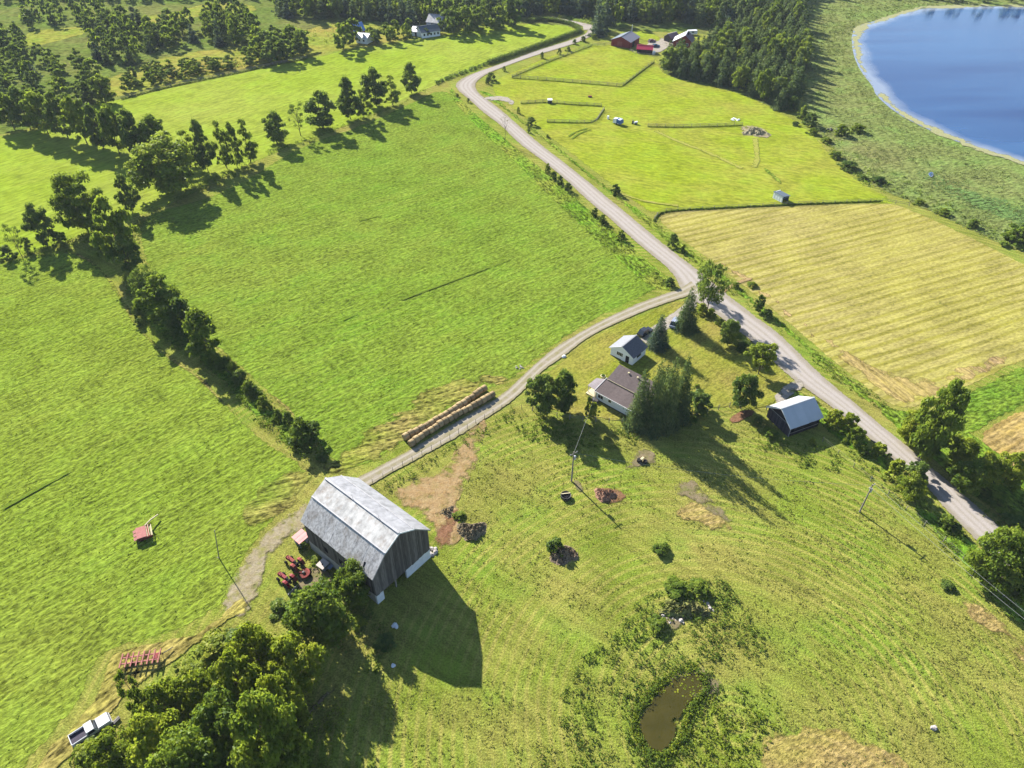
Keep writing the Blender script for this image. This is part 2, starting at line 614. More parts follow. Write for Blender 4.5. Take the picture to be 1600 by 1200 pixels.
sheet('woodland_ground', [(-700, -170), (2300, -170), (2300, 2), (1252, 4), (1258, 120), (1240, 165), (1180, 168), (1110, 138), (1028, 122), (1030, 92), (1080, 80),
                          (1110, 66), (1100, 52), (930, 50), (840, 36), (640, 40), (500, 60), (420, 80), (240, 130), (190, 160), (60, 205), (-300, 260)], nz(), m_wood, soft=4)
sheet('meadow', [(170, 160), (150, 128), (205, 108), (260, 85), (420, 66), (480, 44), (530, 34), (650, 40), (700, 52), (560, 74), (420, 102), (300, 128)], nz(), m_meadow, soft=3)
sheet('far_field', [(175, 33), (190, 26), (260, 22), (330, 2), (400, 6), (405, 20), (330, 24), (262, 34), (222, 40)], nz(), m_meadow, soft=3)
sheet('clearing', [(30, 62), (45, 48), (90, 44), (130, 40), (140, 52), (100, 62), (70, 70), (38, 74)], nz(), m_meadow, soft=2)
sheet('hay_field', [(168, 182), (120, 168), (165, 160), (300, 129), (420, 104), (560, 75), (660, 60), (745, 44), (820, 36), (885, 39), (900, 46), (896, 54), (840, 76), (760, 103),
                    (690, 130), (640, 152), (560, 190), (440, 236), (380, 262), (250, 330), (190, 345), (60, 395), (-40, 420), (-400, 520), (-600, 330), (-160, 240), (0, 212)], nz(), m_field_f, soft=1.5)
sheet('hay_field', [(-700, 640), (-100, 432), (30, 404), (95, 391), (132, 398), (168, 428), (192, 468), (216, 510), (258, 552), (310, 582), (345, 622), (380, 656), (420, 692), (455, 712),
                    (492, 742), (440, 800), (392, 862), (366, 905), (340, 960), (250, 998), (176, 1014), (150, 1040), (136, 1086), (104, 1126), (62, 1176), (10, 1250), (-60, 1400), (-900, 1500)], nz(), m_field_l, soft=1.2)
sheet('hay_field', [(215, 342), (262, 325), (330, 308), (400, 272), (440, 245), (500, 217), (560, 198), (640, 162), (688, 138), (712, 150), (745, 190), (800, 236), (850, 288), (900, 335),
                    (958, 384), (1010, 424), (1036, 440), (1034, 450), (1000, 466), (945, 492), (880, 530), (826, 572), (800, 596), (774, 604), (700, 650), (635, 690), (560, 738), (520, 728),
                    (486, 684), (440, 634), (380, 582), (310, 522), (262, 468), (222, 405)], nz(), m_field_m, soft=1.2)
sheet('paddock', [(766, 128), (800, 112), (870, 82), (940, 68), (1000, 78), (1030, 92), (1032, 110), (1060, 124), (1110, 134), (1160, 146), (1215, 172), (1258, 196), (1286, 225), (1312, 258),
                  (1352, 290), (1420, 322), (1300, 322), (1150, 325), (1030, 334), (1010, 332), (936, 276), (880, 232), (838, 200), (800, 170), (770, 148)], nz(), m_paddock, soft=1.5)
sheet('stubble_field', [(1022, 340), (1042, 330), (1120, 326), (1240, 321), (1378, 316), (1412, 322), (1500, 362), (1600, 412), (1760, 500), (1760, 520), (1600, 562), (1512, 606), (1440, 636),
                        (1405, 640), (1372, 622), (1280, 548), (1200, 478), (1126, 420), (1060, 372)], nz(), m_stub, soft=0.8)
sheet('stubble_headland', [(1026, 343), (1046, 350), (1110, 392), (1200, 448), (1290, 520), (1350, 560), (1440, 592), (1520, 560), (1600, 520), (1700, 480), (1600, 562), (1512, 605), (1440, 634),
                           (1406, 637), (1374, 620), (1282, 547), (1202, 477), (1128, 419), (1062, 371)], nz(), m_stub2, soft=4.0)
sheet('stubble_field', [(1522, 682), (1560, 655), (1640, 622), (1760, 600), (1760, 800), (1620, 770), (1560, 730)], nz(), m_stub3, soft=0.8)
sheet('marsh', [(1236, -6), (1250, 4), (1262, 110), (1246, 160), (1262, 196), (1290, 226), (1318, 258), (1362, 294), (1424, 318), (1500, 356), (1600, 398), (2000, 560), (2300, 500), (2300, -20)], nz(), m_marsh, soft=3)
sheet('reed_bed', [(1480, 318), (1400, 262), (1470, 262), (1540, 296), (1640, 330), (1760, 360), (1800, 420), (1640, 380), (1560, 352)], nz(),
      grass('cattails', A(126, 158, 88), A(134, 160, 92), A(116, 152, 82), tuft=0.9, bump=1.0, contrast=0.45, dist=0.8), soft=12)
sheet('ditch_grass', [(704, 132), (730, 166), (790, 216), (856, 270), (950, 352), (1014, 408), (1060, 444), (1040, 458), (1000, 440), (930, 375), (860, 310), (800, 250), (744, 200), (700, 150)], nz(), m_verge, soft=1.0)
sheet('ditch_grass', [(744, 140), (760, 152), (840, 212), (920, 278), (1010, 352), (1090, 418), (1150, 458), (1230, 522), (1320, 604), (1400, 668), (1500, 760), (1620, 850), (1760, 960), (1760, 780), (1640, 770), (1540, 690),
                      (1470, 640), (1404, 642), (1368, 622), (1278, 550), (1198, 480), (1124, 422), (1058, 374), (1020, 342), (1000, 328), (930, 276), (870, 226), (800, 174), (770, 146)], nz(), m_verge, soft=1.0)
sheet('lush_strip', [(1490, 622), (1600, 566), (1760, 520), (1760, 600), (1640, 622), (1560, 655), (1520, 682), (1480, 690), (1440, 660)], nz(), m_lush, soft=1.5)
sheet('ditch_grass', [(1236, 600), (1300, 640), (1420, 735), (1540, 862), (1640, 970), (1600, 1000), (1500, 880), (1400, 770), (1300, 680), (1225, 620)], nz(), m_verge, soft=1.5)
sheet('dry_grass', [(512, 716), (600, 640), (680, 590), (770, 570), (810, 590), (772, 610), (700, 660), (640, 700), (560, 745), (500, 745), (470, 800), (400, 850), (350, 800), (420, 730)], nz(), m_dryg, soft=5)
sheet('lush_strip', [(190, 440), (240, 450), (330, 540), (400, 600), (470, 660), (505, 705), (470, 715), (420, 680), (330, 580), (250, 530), (205, 480)], nz(), m_lush, soft=1.5)
sheet('field_edge_trail', [(205, 365), (225, 402), (262, 466), (330, 530), (400, 590), (470, 650), (510, 705), (530, 720), (516, 722), (494, 694), (450, 645), (384, 585), (310, 525), (256, 470), (216, 405)], nz(), m_dryg, soft=1.0)
sheet('field_edge_trail', [(95, 391), (132, 397), (168, 424), (194, 466), (218, 508), (262, 554), (314, 585), (350, 625), (390, 664), (384, 666), (342, 628), (306, 590), (254, 558), (210, 512), (186, 470), (162, 432), (128, 404)], nz(), m_dryg, soft=0.6)
sheet('lawn', [(1066, 466), (1020, 484), (960, 508), (918, 530), (882, 560), (850, 585), (836, 612), (858, 642), (905, 652), (975, 660), (1015, 662), (1075, 650), (1130, 636), (1192, 642), (1222, 622), (1246, 604), (1214, 570),
               (1172, 540), (1130, 508), (1090, 478)], nz(), m_lawn, soft=0.8)
# worn ground
m_swirl = grass('dry_hay_swirl', A(186, 168, 92), A(206, 178, 118), A(150, 158, 66), ang=0.4, tuft=1.6, bump=1.0, streak=0.1, patch=0.05, contrast=0.4, esc=0.25, stripe=(G(1290, 1260), 1.7, 0.7, A(214, 188, 124)))
sheet('dry_swirl', [(1176, 1150), (1220, 1126), (1290, 1122), (1350, 1140), (1420, 1180), (1450, 1260), (1180, 1260), (1166, 1190)], nz(), m_swirl, soft=3.0)
sheet('dry_swirl', [(1490, 925), (1530, 930), (1580, 975), (1640, 1040), (1640, 1090), (1560, 1010), (1500, 960)], nz(), m_swirl, soft=3.0)
sheet('dry_swirl', [(1040, 790), (1090, 775), (1150, 815), (1160, 840), (1110, 830), (1060, 815)], nz(), m_swirl, soft=3.0)
sheet('barnyard_dirt', [(764, 652), (740, 660), (716, 690), (700, 730), (660, 742), (612, 758), (622, 786), (648, 800), (672, 830), (690, 862), (716, 850), (730, 820), (712, 790), (728, 760), (748, 720), (754, 690)], nz(), m_dirt, soft=2.6)
sheet('red_dirt_patch', [(676, 836), (700, 800), (720, 796), (708, 830), (700, 858), (684, 858)], nz(), m_dirt3, soft=1.2)
sheet('red_dirt_patch', [(927, 772), (944, 760), (966, 764), (984, 776), (968, 786), (948, 790)], nz(), m_dirt3, soft=0.8)
sheet('bare_patch', [(994, 706), (1010, 698), (1028, 714), (1022, 726), (1000, 728), (960, 745), (940, 756), (952, 744), (976, 730)], nz(), m_dirt4, soft=1.0)
sheet('bare_patch', [(894, 750), (908, 752), (914, 766), (902, 770)], nz(), m_dirt4, soft=0.5)
sheet('bare_patch', [(1136, 655), (1166, 638), (1184, 645), (1146, 664)], nz(), m_dirt3, soft=0.5)
sheet('bare_patch', [(1046, 770), (1060, 752), (1084, 748), (1100, 772), (1150, 812), (1130, 818), (1086, 790)], nz(), m_dirt4, soft=2.0)
sheet('bare_patch', [(1030, 960), (1050, 940), (1100, 944), (1118, 952), (1070, 968), (1056, 990), (1040, 984)], nz(), m_dirt4, soft=0.8)
sheet('bare_patch', [(460, 900), (490, 884), (520, 890), (528, 912), (500, 925), (470, 930)], nz(), m_dirt4, soft=0.8)
sheet('farm_track', [(508, 772), (500, 806), (474, 826), (444, 846), (424, 868), (412, 892), (408, 922), (390, 962), (340, 975), (356, 912), (372, 884), (396, 856), (424, 824), (456, 800), (484, 778)], nz(), m_dirt2, soft=1.5)
sheet('trampled_grass', [(376, 925), (330, 978), (262, 1000), (184, 1010), (160, 1034), (146, 1090), (120, 1120), (70, 1176), (20, 1250), (100, 1200), (160, 1130), (210, 1080), (270, 1040), (340, 985), (400, 950)], nz(),
      grass('trampled_hay', A(176, 168, 84), A(198, 178, 108), A(152, 164, 66), ang=ang_px((200, 1090), (330, 990)), tuft=1.3, bump=1.0, streak=0.4, patch=0.05, contrast=0.5, esc=0.4), soft=1.2)
sheet('shaded_path', [(500, 1105), (530, 1075), (528, 1068), (498, 1092), (440, 1140), (424, 1200), (446, 1200), (462, 1150)], nz(), m_dirt4, soft=0.6)
# roads
ROAD_L = [(864, 29), (877.8, 32), (893.5, 34), (916, 42.8), (919.8, 49.8), (907.5, 57.6), (872.5, 69), (837.5, 79.5), (785, 99.6), (750, 111), (722, 122.4), (711.5, 132), (715, 140.8), (730.8, 153),
          (755, 175.8), (785, 196.8), (809.5, 223), (836, 242), (856, 257), (888, 284), (924, 318), (952, 340), (980, 366), (1016, 396), (1040, 415), (1057, 434), (1062, 452), (1085, 470), (1120, 491), (1150, 513),
          (1180, 538), (1205, 560), (1225, 580), (1246, 597), (1300, 635.7), (1339, 665), (1365, 691), (1395, 718), (1420, 735), (1451.6, 762), (1477.6, 795), (1495, 812), (1516.6, 834), (1538, 855.6), (1600, 918), (1720, 1040)]
ROAD_R = [(866, 27.5), (886.5, 31.4), (904, 35), (933.8, 41), (930, 52.4), (912.8, 62.9), (881, 74), (837.5, 86.5), (793.8, 102.3), (760.5, 115.4), (744.8, 126.8), (741, 135.5), (748, 147.8), (758.8, 154.8),
          (785, 174), (813, 200), (848, 230), (880, 254), (920, 286), (966, 324), (1000, 352), (1040, 386), (1080, 416), (1092.5, 426), (1115, 444), (1143, 466.5), (1162.5, 482), (1190.5, 503), (1217, 522.5), (1245, 550.5),
          (1273, 578.5), (1306, 608), (1339, 634.7), (1375.8, 667), (1408, 691), (1438.6, 719), (1464.6, 740.8), (1505.8, 775.4), (1542.6, 808), (1581.6, 844.7), (1660, 918), (1790, 1035)]
strip('gravel_road', ROAD_L, ROAD_R, nz(), m_road, n=220, cols=12, margin=0.5)
strip('gravel_road', [(910, 38), (925, 40), (932, 42)], [(912, 48), (928, 46), (940, 36)], nz(), m_road, n=12)
LANE_U = [(1080, 440), (1061, 453.5), (1012.5, 468.7), (961.9, 490.6), (904.5, 521), (860.6, 548), (823.5, 581.7), (800, 605), (776, 624), (709, 662.7), (644.6, 703), (580.5, 737), (540, 757), (500, 780), (478, 792)]
LANE_D = [(1096, 458), (1070, 463.6), (1019, 480.5), (972, 500.7), (918, 526), (881, 556.4), (843.7, 581.7), (820, 608.7), (796.5, 629), (756, 656), (702, 689.7), (641, 721.8), (584, 753.9), (550, 775), (510, 800), (488, 816)]
strip('farm_lane', LANE_U, LANE_D, nz(), m_lane, n=180, cols=8, margin=0.4)
sheet('driveway', [(1084, 462), (1058, 484), (1030, 503), (1005, 518), (998, 530), (1012, 541), (1022, 541), (1030, 526), (1058, 506), (1092, 480)], nz(), m_drive, soft=0.5)
sheet('driveway', [(1246, 590), (1220, 606), (1206, 622), (1216, 634), (1250, 612), (1262, 600)], nz(), m_drive, soft=0.6)
sheet('field_entrance', [(1118, 456), (1134, 446), (1166, 434), (1180, 436), (1150, 446), (1130, 462)], nz(), m_dirt, soft=0.6)
sheet('field_entrance', [(752, 152), (790, 150), (806, 160), (800, 166), (786, 157), (760, 158)], nz(), m_drive, soft=0.6)
sheet('farmyard_gravel', [(1008, 68), (1030, 58), (1046, 64), (1064, 64), (1046, 74), (1028, 84), (1018, 80)], nz(), m_drive, soft=0.6)
sheet('farmyard_lawn', [(990, 52), (1005, 46), (1036, 60), (1028, 66), (1000, 64)], nz(), m_paddock, soft=1)
sheet('farmyard_lawn', [(1082, 54), (1110, 60), (1118, 66), (1100, 74), (1084, 66)], nz(), m_paddock, soft=1)
# worn trails and tyre tracks in the paddock
for pts, w in [([(1024, 205), (1060, 222), (1110, 240), (1160, 264)], 1.0), ([(1180, 216), (1184, 250), (1178, 262)], 1.2), ([(966, 302), (1010, 316), (1060, 322)], 0.7),
               ([(888, 214), (900, 206), (918, 201)], 0.5), ([(893, 218), (906, 208), (924, 203)], 0.5)]:
    c = smooth_line([G(*p) for p in pts], 2)
    c2 = [q.copy() for q in c]
    L, Rr = [], []
    for i, q in enumerate(c):
        d = (c[min(i + 1, len(c) - 1)] - c[max(i - 1, 0)]).normalized()
        L.append(Vector((q.x - d.y * w, q.y + d.x * w)))
        Rr.append(Vector((q.x + d.y * w, q.y - d.x * w)))
    sheet('worn_trail', None, nz(), m_trail if w > 0.6 else m_dark, soft=w * 0.6, smooth=0, world_pts=L + Rr[::-1])
sheet('spoil_patch', [(1152, 200), (1170, 196), (1192, 200), (1206, 212), (1200, 218), (1172, 212)], nz(), m_dirt2, soft=1.2)
sheet('garden_plot', [(1188, 264), (1198, 262), (1226, 286), (1214, 288)], nz(), m_lush, soft=1)
# missed swath lines: taller uncut strips in the hay fields
for a, bq, w in [((625, 470), (800, 405), 0.5), ((0, 798), (112, 736), 0.5), ((534, 502), (560, 490), 0.3), ((560, 346), (600, 336), 0.35), ((420, 395), (452, 386), 0.3)]:
    p0, p1 = G(*a), G(*bq)
    d = (p1 - p0).normalized()
    nn = Vector((-d.y, d.x, 0)) * w
    sheet('swath_line', None, nz(), m_dark, soft=w * 0.5, smooth=0, world_pts=[(p0 + nn).xy, (p0 - nn).xy, (p0.lerp(p1, .5) - nn * .8).xy, (p1 - nn * .5).xy, (p1 + nn * .5).xy, (p0.lerp(p1, .5) + nn * .8).xy])

# ------------------------------------------------------------------ water
m = M('lake_water')
p = m.pos()
al = m.along(p, 0.1, 5.0)
nb = m.noise(al, 0.25, 4.0, 0.6)
big = m.noise(m.along(p, 0.05, 5.0), 0.022, 3.0, 0.6)
c = m.mix(m.ramp(big, 0.38, 0.62), (0.004, 0.020, 0.085, 1), (0.018, 0.058, 0.145, 1))  # wind patches: lighter streaks of reflection painted into the base colour
bmp = m.bump(nb, 0.12, 0.08)
c = m.mix(m.ramp(m.math('ADD', m.attr('edge'), m.math('MULTIPLY', m.math('SUBTRACT', m.noise(p, 0.05, 3.0), 0.5), 0.9)), 0.25, 0.8, 0.85, 0.0), c, (0.17, 0.19, 0.23, 1))
sh = m.n('BsdfPrincipled', {'Base Color': c, 'Roughness': m.ramp(big, 0.35, 0.65, 0.06, 0.22), 'IOR': 1.33, 'Normal': bmp}).outputs[0]
m_lake = m.finish(sh)
LAKE = [(1436, 13), (1400, 22), (1372, 32), (1342, 40), (1330, 52), (1332, 84), (1344, 112), (1364, 136), (1368, 150), (1400, 178), (1450, 204), (1520, 232), (1600, 258), (1700, 292), (2000, 330), (2600, 250), (2600, 20), (1800, 14), (1560, 10)]
m = M('lily_pads')
p = m.pos()
n = m.noise(p, 0.22, 4.0, 0.65)
n2 = m.noise(p, 1.6, 2.0)
c = m.mix(m.ramp(n2, 0.3, 0.7), A(186, 188, 128), A(206, 204, 160))
f = m.ramp(m.math('ADD', m.math('ADD', n, m.math('MULTIPLY', m.math('SUBTRACT', m.noise(p, 0.06, 2.0), 0.5), 0.8)), m.math('MULTIPLY', m.math('SUBTRACT', m.attr('edge'), 0.5), 0.5)), 0.46, 0.56)
m_lily = m.finish(m.n('MixShader', {0: f, 1: m.n('BsdfTransparent').outputs[0], 2: m.n('BsdfDiffuse', {'Color': c}).outputs[0]}).outputs[0])
tag(sheet('lake', LAKE, nz(), m_lake, soft=11))
sheet('lily_pad_margin', [(1446, 7), (1400, 19), (1370, 30), (1338, 38), (1326, 52), (1328, 84), (1340, 114), (1362, 140), (1368, 152), (1398, 180), (1448, 207), (1518, 236), (1600, 262), (1720, 300), (1716, 289), (1602, 251), (1526, 225), (1458, 196), (1408, 170),
                          (1374, 138), (1352, 104), (1348, 60), (1366, 41), (1400, 28), (1440, 16), (1560, 12), (1800, 16), (1800, 10), (1560, 6)], nz(), m_lily, soft=3, kind='stuff')
m = M('pond_water')
p = m.pos()
c = m.mix(m.ramp(m.noise(p, 0.3, 2.0), 0.3, 0.7), (0.030, 0.027, 0.004, 1), (0.042, 0.036, 0.006, 1))
sh = m.n('BsdfPrincipled', {'Base Color': c, 'Roughness': 0.06, 'IOR': 1.33, 'Normal': m.bump(m.noise(p, 1.5, 3.0), 0.05, 0.05), 'Specular IOR Level': 0.5}).outputs[0]
m_pond = m.finish(soft_edge(m, sh, p, 0.7, 1.2))
sheet('pond_mud', [(1040, 1052), (1066, 1040), (1094, 1036), (1122, 1056), (1130, 1076), (1112, 1090), (1086, 1094), (1060, 1080)], nz(), m_dirt4, soft=1.6)
sheet('pond', [(996, 1124), (1006, 1102), (1026, 1080), (1046, 1062), (1072, 1050), (1096, 1052), (1108, 1068), (1100, 1086), (1080, 1096), (1070, 1120), (1064, 1144), (1054, 1164), (1036, 1180), (1020, 1178), (1008, 1164), (996, 1144)], nz(), m_pond, soft=0.9)
sheet('pond', [(1449, 272), (1456, 269), (1459, 274), (1454, 279)], nz(), m_lake, soft=0.3)

# ------------------------------------------------------------------ TREES
f_leaf = foliage('leaf_green', (0.060, 0.112, 0.014, 1), (0.140, 0.200, 0.022, 1), (0.270, 0.310, 0.036, 1), 0.5)
f_dark = foliage('leaf_dark_green', (0.042, 0.088, 0.020, 1), (0.096, 0.152, 0.028, 1), (0.180, 0.232, 0.044, 1), 0.48)
f_lime = foliage('leaf_yellow_green', (0.095, 0.145, 0.014, 1), (0.205, 0.255, 0.020, 1), (0.370, 0.370, 0.040, 1), 0.5)
f_spruce = foliage('needles_green', (0.034, 0.070, 0.030, 1), (0.078, 0.124, 0.044, 1), (0.170, 0.205, 0.070, 1), 0.3)
f_blue = foliage('needles_blue_green', (0.028, 0.056, 0.042, 1), (0.056, 0.096, 0.066, 1), (0.105, 0.145, 0.094, 1), 0.24)
f_weed = foliage('weed_green', (0.070, 0.120, 0.020, 1), (0.110, 0.165, 0.028, 1), (0.180, 0.215, 0.042, 1), 0.5, 0.0)
f_reed = foliage('reed_green', (0.080, 0.115, 0.038, 1), (0.125, 0.150, 0.056, 1), (0.180, 0.180, 0.085, 1), 0.4, 0.0)
f_grassy = foliage('grass_blades', (0.095, 0.135, 0.024, 1), (0.140, 0.170, 0.034, 1), (0.220, 0.205, 0.066, 1), 0.5, 0.0)
f_field = foliage('hay_field_blades', (0.100, 0.150, 0.022, 1), (0.135, 0.185, 0.026, 1), (0.180, 0.215, 0.036, 1), 0.5, 0.0)
f_dry = foliage('dry_stems', (0.10, 0.085, 0.04, 1), (0.16, 0.13, 0.06, 1), (0.22, 0.18, 0.09, 1), 0.2, 0.0)
m_bark = plain('bark', (0.085, 0.068, 0.052, 1), 0.9, 0.35, 3.0, spec=0.1)


def rand_quads(c, nrm, size, rng, aspect=0.8):
    """leaf quads at c (n,3) facing about nrm"""
    n = len(c)
    nr = nrm + np.array([0, 0, 0.45]) + rng.normal(0, 0.6, (n, 3))
    nr /= np.linalg.norm(nr, axis=1, keepdims=True) + 1e-9
    u = np.cross(nr, rng.normal(0, 1, (n, 3)))
    u /= np.linalg.norm(u, axis=1, keepdims=True) + 1e-9
    w = np.cross(nr, u)
    s = (size * rng.uniform(0.6, 1.35, n))[:, None]
    u, w = u * s * 0.5, w * s * 0.5 * aspect
    bend = nr * s * 0.12
    return np.stack([c - u - w * 0.6 - bend, c + u * 0.2 - w + bend, c + u + w * 0.6 - bend, c - u * 0.2 + w + bend], 1)


def clump_tree(seed, n_cl, n_leaf, leaf, shape='round', bottom=0.18, gap=0.0):
    """unit tree: height 1, crown diameter about 1 (scaled on placing); leaves in clumps spread through the crown"""
    rng = np.random.default_rng(seed)
    cs, rs = [], []
    k = 0
    while len(cs) < n_cl and k < 4000:
        k += 1
        z = rng.uniform(bottom, 0.95)
        t = (z - bottom) / (0.97 - bottom)
        if shape == 'round':
            pr = 0.44 * math.sqrt(max(0.0, 1 - (2 * t - 0.86) ** 2)) if t > 0.02 else 0.1
        elif shape == 'oval':
            pr = 0.42 * math.sin(math.pi * min(1, (t * 0.92 + 0.10))) ** 0.7
        elif shape == 'vase':
            pr = 0.46 * (0.25 + 0.75 * math.sin(math.pi * min(1.0, t * 0.8 + 0.06)) ** 0.9) * (1 if t < 0.8 else 1.2 - t * 0.4)
        elif shape == 'bush':
            pr = 0.46 * math.sqrt(max(0.0, 1 - t ** 2.2))
        else:
            pr = 0.40 * math.sin(math.pi * min(1, (t * 0.88 + 0.12))) ** 0.55
        a = rng.uniform(0, 2 * math.pi)
        q = math.sqrt(rng.uniform(0.10, 1.0))
        lob = 1 + 0.22 * math.sin(3 * a + seed) + 0.12 * math.sin(5 * a + 2 * seed)
        c = np.array([math.cos(a) * pr * q * lob, math.sin(a) * pr * q * lob, z])
        r = rng.uniform(0.055, 0.145) * (1.0 if shape != 'column' else 0.9)
        if any(np.linalg.norm(c - o) < 0.55 * (r + s) for o, s in zip(cs, rs)):
            continue
        cs.append(c)
        rs.append(r)
    P, Nn, T = [], [], []
    tot = sum(r ** 2 for r in rs)
    for c, r in zip(cs, rs):
        m_ = max(8, int(n_leaf * r * r / tot))
        d = rng.normal(0, 1, (m_, 3))
        d /= np.linalg.norm(d, axis=1, keepdims=True)
        d[:, 2] = np.where(d[:, 2] < -0.3, -d[:, 2] * 0.5, d[:, 2])
        rr = r * rng.uniform(0.55, 1.08, m_)[:, None]
        rr = np.where(rng.uniform(0, 1, (m_, 1)) < .14, rr * rng.uniform(1.05, 1.5, (m_, 1)), rr)
        P.append(c + d * rr * np.array([1.12, 1.12, 0.85]))
        Nn.append(d)
        T.append(np.clip(rng.uniform(0.15, 0.8) + rng.normal(0, 0.18, m_), 0, 1))
    P, Nn, T = np.concatenate(P), np.concatenate(Nn), np.concatenate(T)
    if gap:
        keep = rng.uniform(0, 1, len(P)) > gap
        P, Nn, T = P[keep], Nn[keep], T[keep]
    zs, rs_ = np.percentile(P[:, 2], 99.5), np.percentile(np.hypot(P[:, 0], P[:, 1]), 96)
    k = np.array([0.48 / rs_, 0.48 / rs_, 0.985 / zs])
    P = P * k
    cs = [c * k for c in cs]
    return rand_quads(P, Nn, leaf, rng), T, cs


def cone_tree(seed, layers, per, leaf, droop=0.25, spread=0.5, ragged=0.25, bottom=0.03):
    rng = np.random.default_rng(seed)
    P, Nn, T = [], [], []
    for L in range(layers):
        t = (L + rng.uniform(-.3, .3)) / layers
        z = bottom + (0.985 - bottom) * max(t, 0)
        rad = spread * (1 - t) ** 0.85 + 0.012
        nb = max(4, int(14 * (1 - t) + 4))
        a0 = rng.uniform(0, 6.28)
        for b_ in range(nb):
            a = a0 + 6.283 * b_ / nb + rng.normal(0, 0.12)
            r = rad * (1 + rng.normal(0, ragged))
            m_ = max(4, int(per * (r / spread)))
            s = np.sqrt(rng.uniform(0.03, 1, m_))
            x = s * r
            wob = rng.normal(0, 0.035 + 0.03 * (1 - t), (m_, 3)) * np.array([1, 1, 0.35])
            pts = np.stack([np.cos(a) * x, np.sin(a) * x, z - droop * x * s + 0.03 * s], 1) + wob
            P.append(pts)
            Nn.append(np.tile(np.array([math.cos(a) * 0.55, math.sin(a) * 0.55, 0.8]), (m_, 1)))
            T.append(np.clip(rng.uniform(0.1, 0.75) + 0.25 * (s - 0.5) + rng.normal(0, 0.12, m_), 0, 1))
    P, Nn, T = np.concatenate(P), np.concatenate(Nn), np.concatenate(T)
    P[:, 2] = np.maximum(P[:, 2], 0.012)
    return rand_quads(P, Nn, leaf, rng, 0.55), T


def trunk_mb(cs, seed, top=0.8, r=0.022, limbs=7):
    rng = random.Random(seed)
    mb = MB()
    pts = [(0, 0, -0.02), (rng.uniform(-.01, .01), rng.uniform(-.01, .01), 0.2), (rng.uniform(-.03, .03), rng.uniform(-.03, .03), 0.5), (rng.uniform(-.03, .03), rng.uniform(-.03, .03), top)]
    mb.tube(pts, [r * 1.3, r, r * 0.6, r * 0.15], 6)
    if cs:
        for c in rng.sample(cs, min(limbs, len(cs))):
            z0 = max(0.1, c[2] - rng.uniform(0.12, 0.3))
            k = z0 / top
            mb.tube([(pts[1][0] * k, pts[1][1] * k, z0 * 0.9), (c[0] * .5, c[1] * .5, (z0 + c[2]) / 2 - 0.02), tuple(c)], [r * 0.5, r * 0.35, r * 0.1], 5)
    return mb


PROTO = {}


def add_proto(kind, crown, trunk):
    PROTO.setdefault(kind, []).append((crown, trunk))


def clump_proto(kind, seed, n_cl, n_leaf, leaf, mat, shape, bottom=0.18, gap=0.0, limbs=7):
    q, t, cs = clump_tree(seed, n_cl, n_leaf, leaf, shape, bottom, gap)
    add_proto(kind, quad_mesh(kind + '_crown', q, mat, t), trunk_mb(cs, seed, 0.8, 0.018, limbs).mesh(kind + '_trunk', m_bark))


for i in range(4):
    clump_proto('round', 21 + i, 44, 5200, 0.060, f_leaf, 'round', 0.14)
    clump_proto('oval', 41 + i, 42, 5200, 0.058, f_dark, 'oval', 0.08)
for i in range(3):
    clump_proto('big', 61 + i, 70, 11000, 0.042, f_leaf, 'round', 0.10)
    clump_proto('lime', 71 + i, 60, 9000, 0.045, f_lime, 'round', 0.08)
    clump_proto('bush', 81 + i, 34, 3600, 0.085, f_leaf, 'bush', 0.02, limbs=4)
    clump_proto('darkbush', 91 + i, 34, 3600, 0.080, f_dark, 'bush', 0.02, limbs=4)
for i in range(2):
    clump_proto('limebush', 101 + i, 34, 3600, 0.080, f_lime, 'bush', 0.02, limbs=4)
    clump_proto('tall', 111 + i, 36, 4200, 0.050, f_leaf, 'column', 0.06)
    clump_proto('sparse', 121 + i, 22, 1300, 0.045, f_dark, 'vase', 0.25, 0.25, 14)
    clump_proto('airy', 131 + i, 40, 3600, 0.040, f_dark, 'vase', 0.22, 0.1, 14)
clump_proto('yellow', 141, 40, 4200, 0.055, f_lime, 'round', 0.30, 0.0, 9)
clump_proto('dead', 151, 10, 160, 0.03, f_dry, 'column', 0.2, 0.0, 10)
clump_proto('maple', 161, 60, 8000, 0.050, f_dark, 'round', 0.12)
clump_proto('maple', 162, 60, 8000, 0.050, f_dark, 'round', 0.12)
for i in range(3):
    q, t = cone_tree(201 + i, 22, 44, 0.045, 0.30, 0.48, 0.16)
    add_proto('spruce', quad_mesh('spruce_crown', q, f_spruce, t), trunk_mb(None, 3, 0.95, 0.016).mesh('spruce_trunk', m_bark))
    q, t = cone_tree(211 + i, 13, 26, 0.085, 0.22, 0.46, 0.25)
    add_proto('conifer', quad_mesh('conifer_crown', q, f_spruce, t), trunk_mb(None, 3, 0.95, 0.016).mesh('conifer_trunk', m_bark))
    q, t = cone_tree(221 + i, 14, 30, 0.075, 0.10, 0.40, 0.22)
    add_proto('cedar', quad_mesh('cedar_crown', q, f_spruce, t), trunk_mb(None, 3, 0.95, 0.016).mesh('cedar_trunk', m_bark))
for i in range(2):
    q, t = cone_tree(231 + i, 20, 46, 0.046, 0.25, 0.47, 0.10)
    add_proto('bluespruce', quad_mesh('spruce_crown', q, f_blue, t), trunk_mb(None, 3, 0.95, 0.016).mesh('spruce_trunk', m_bark))
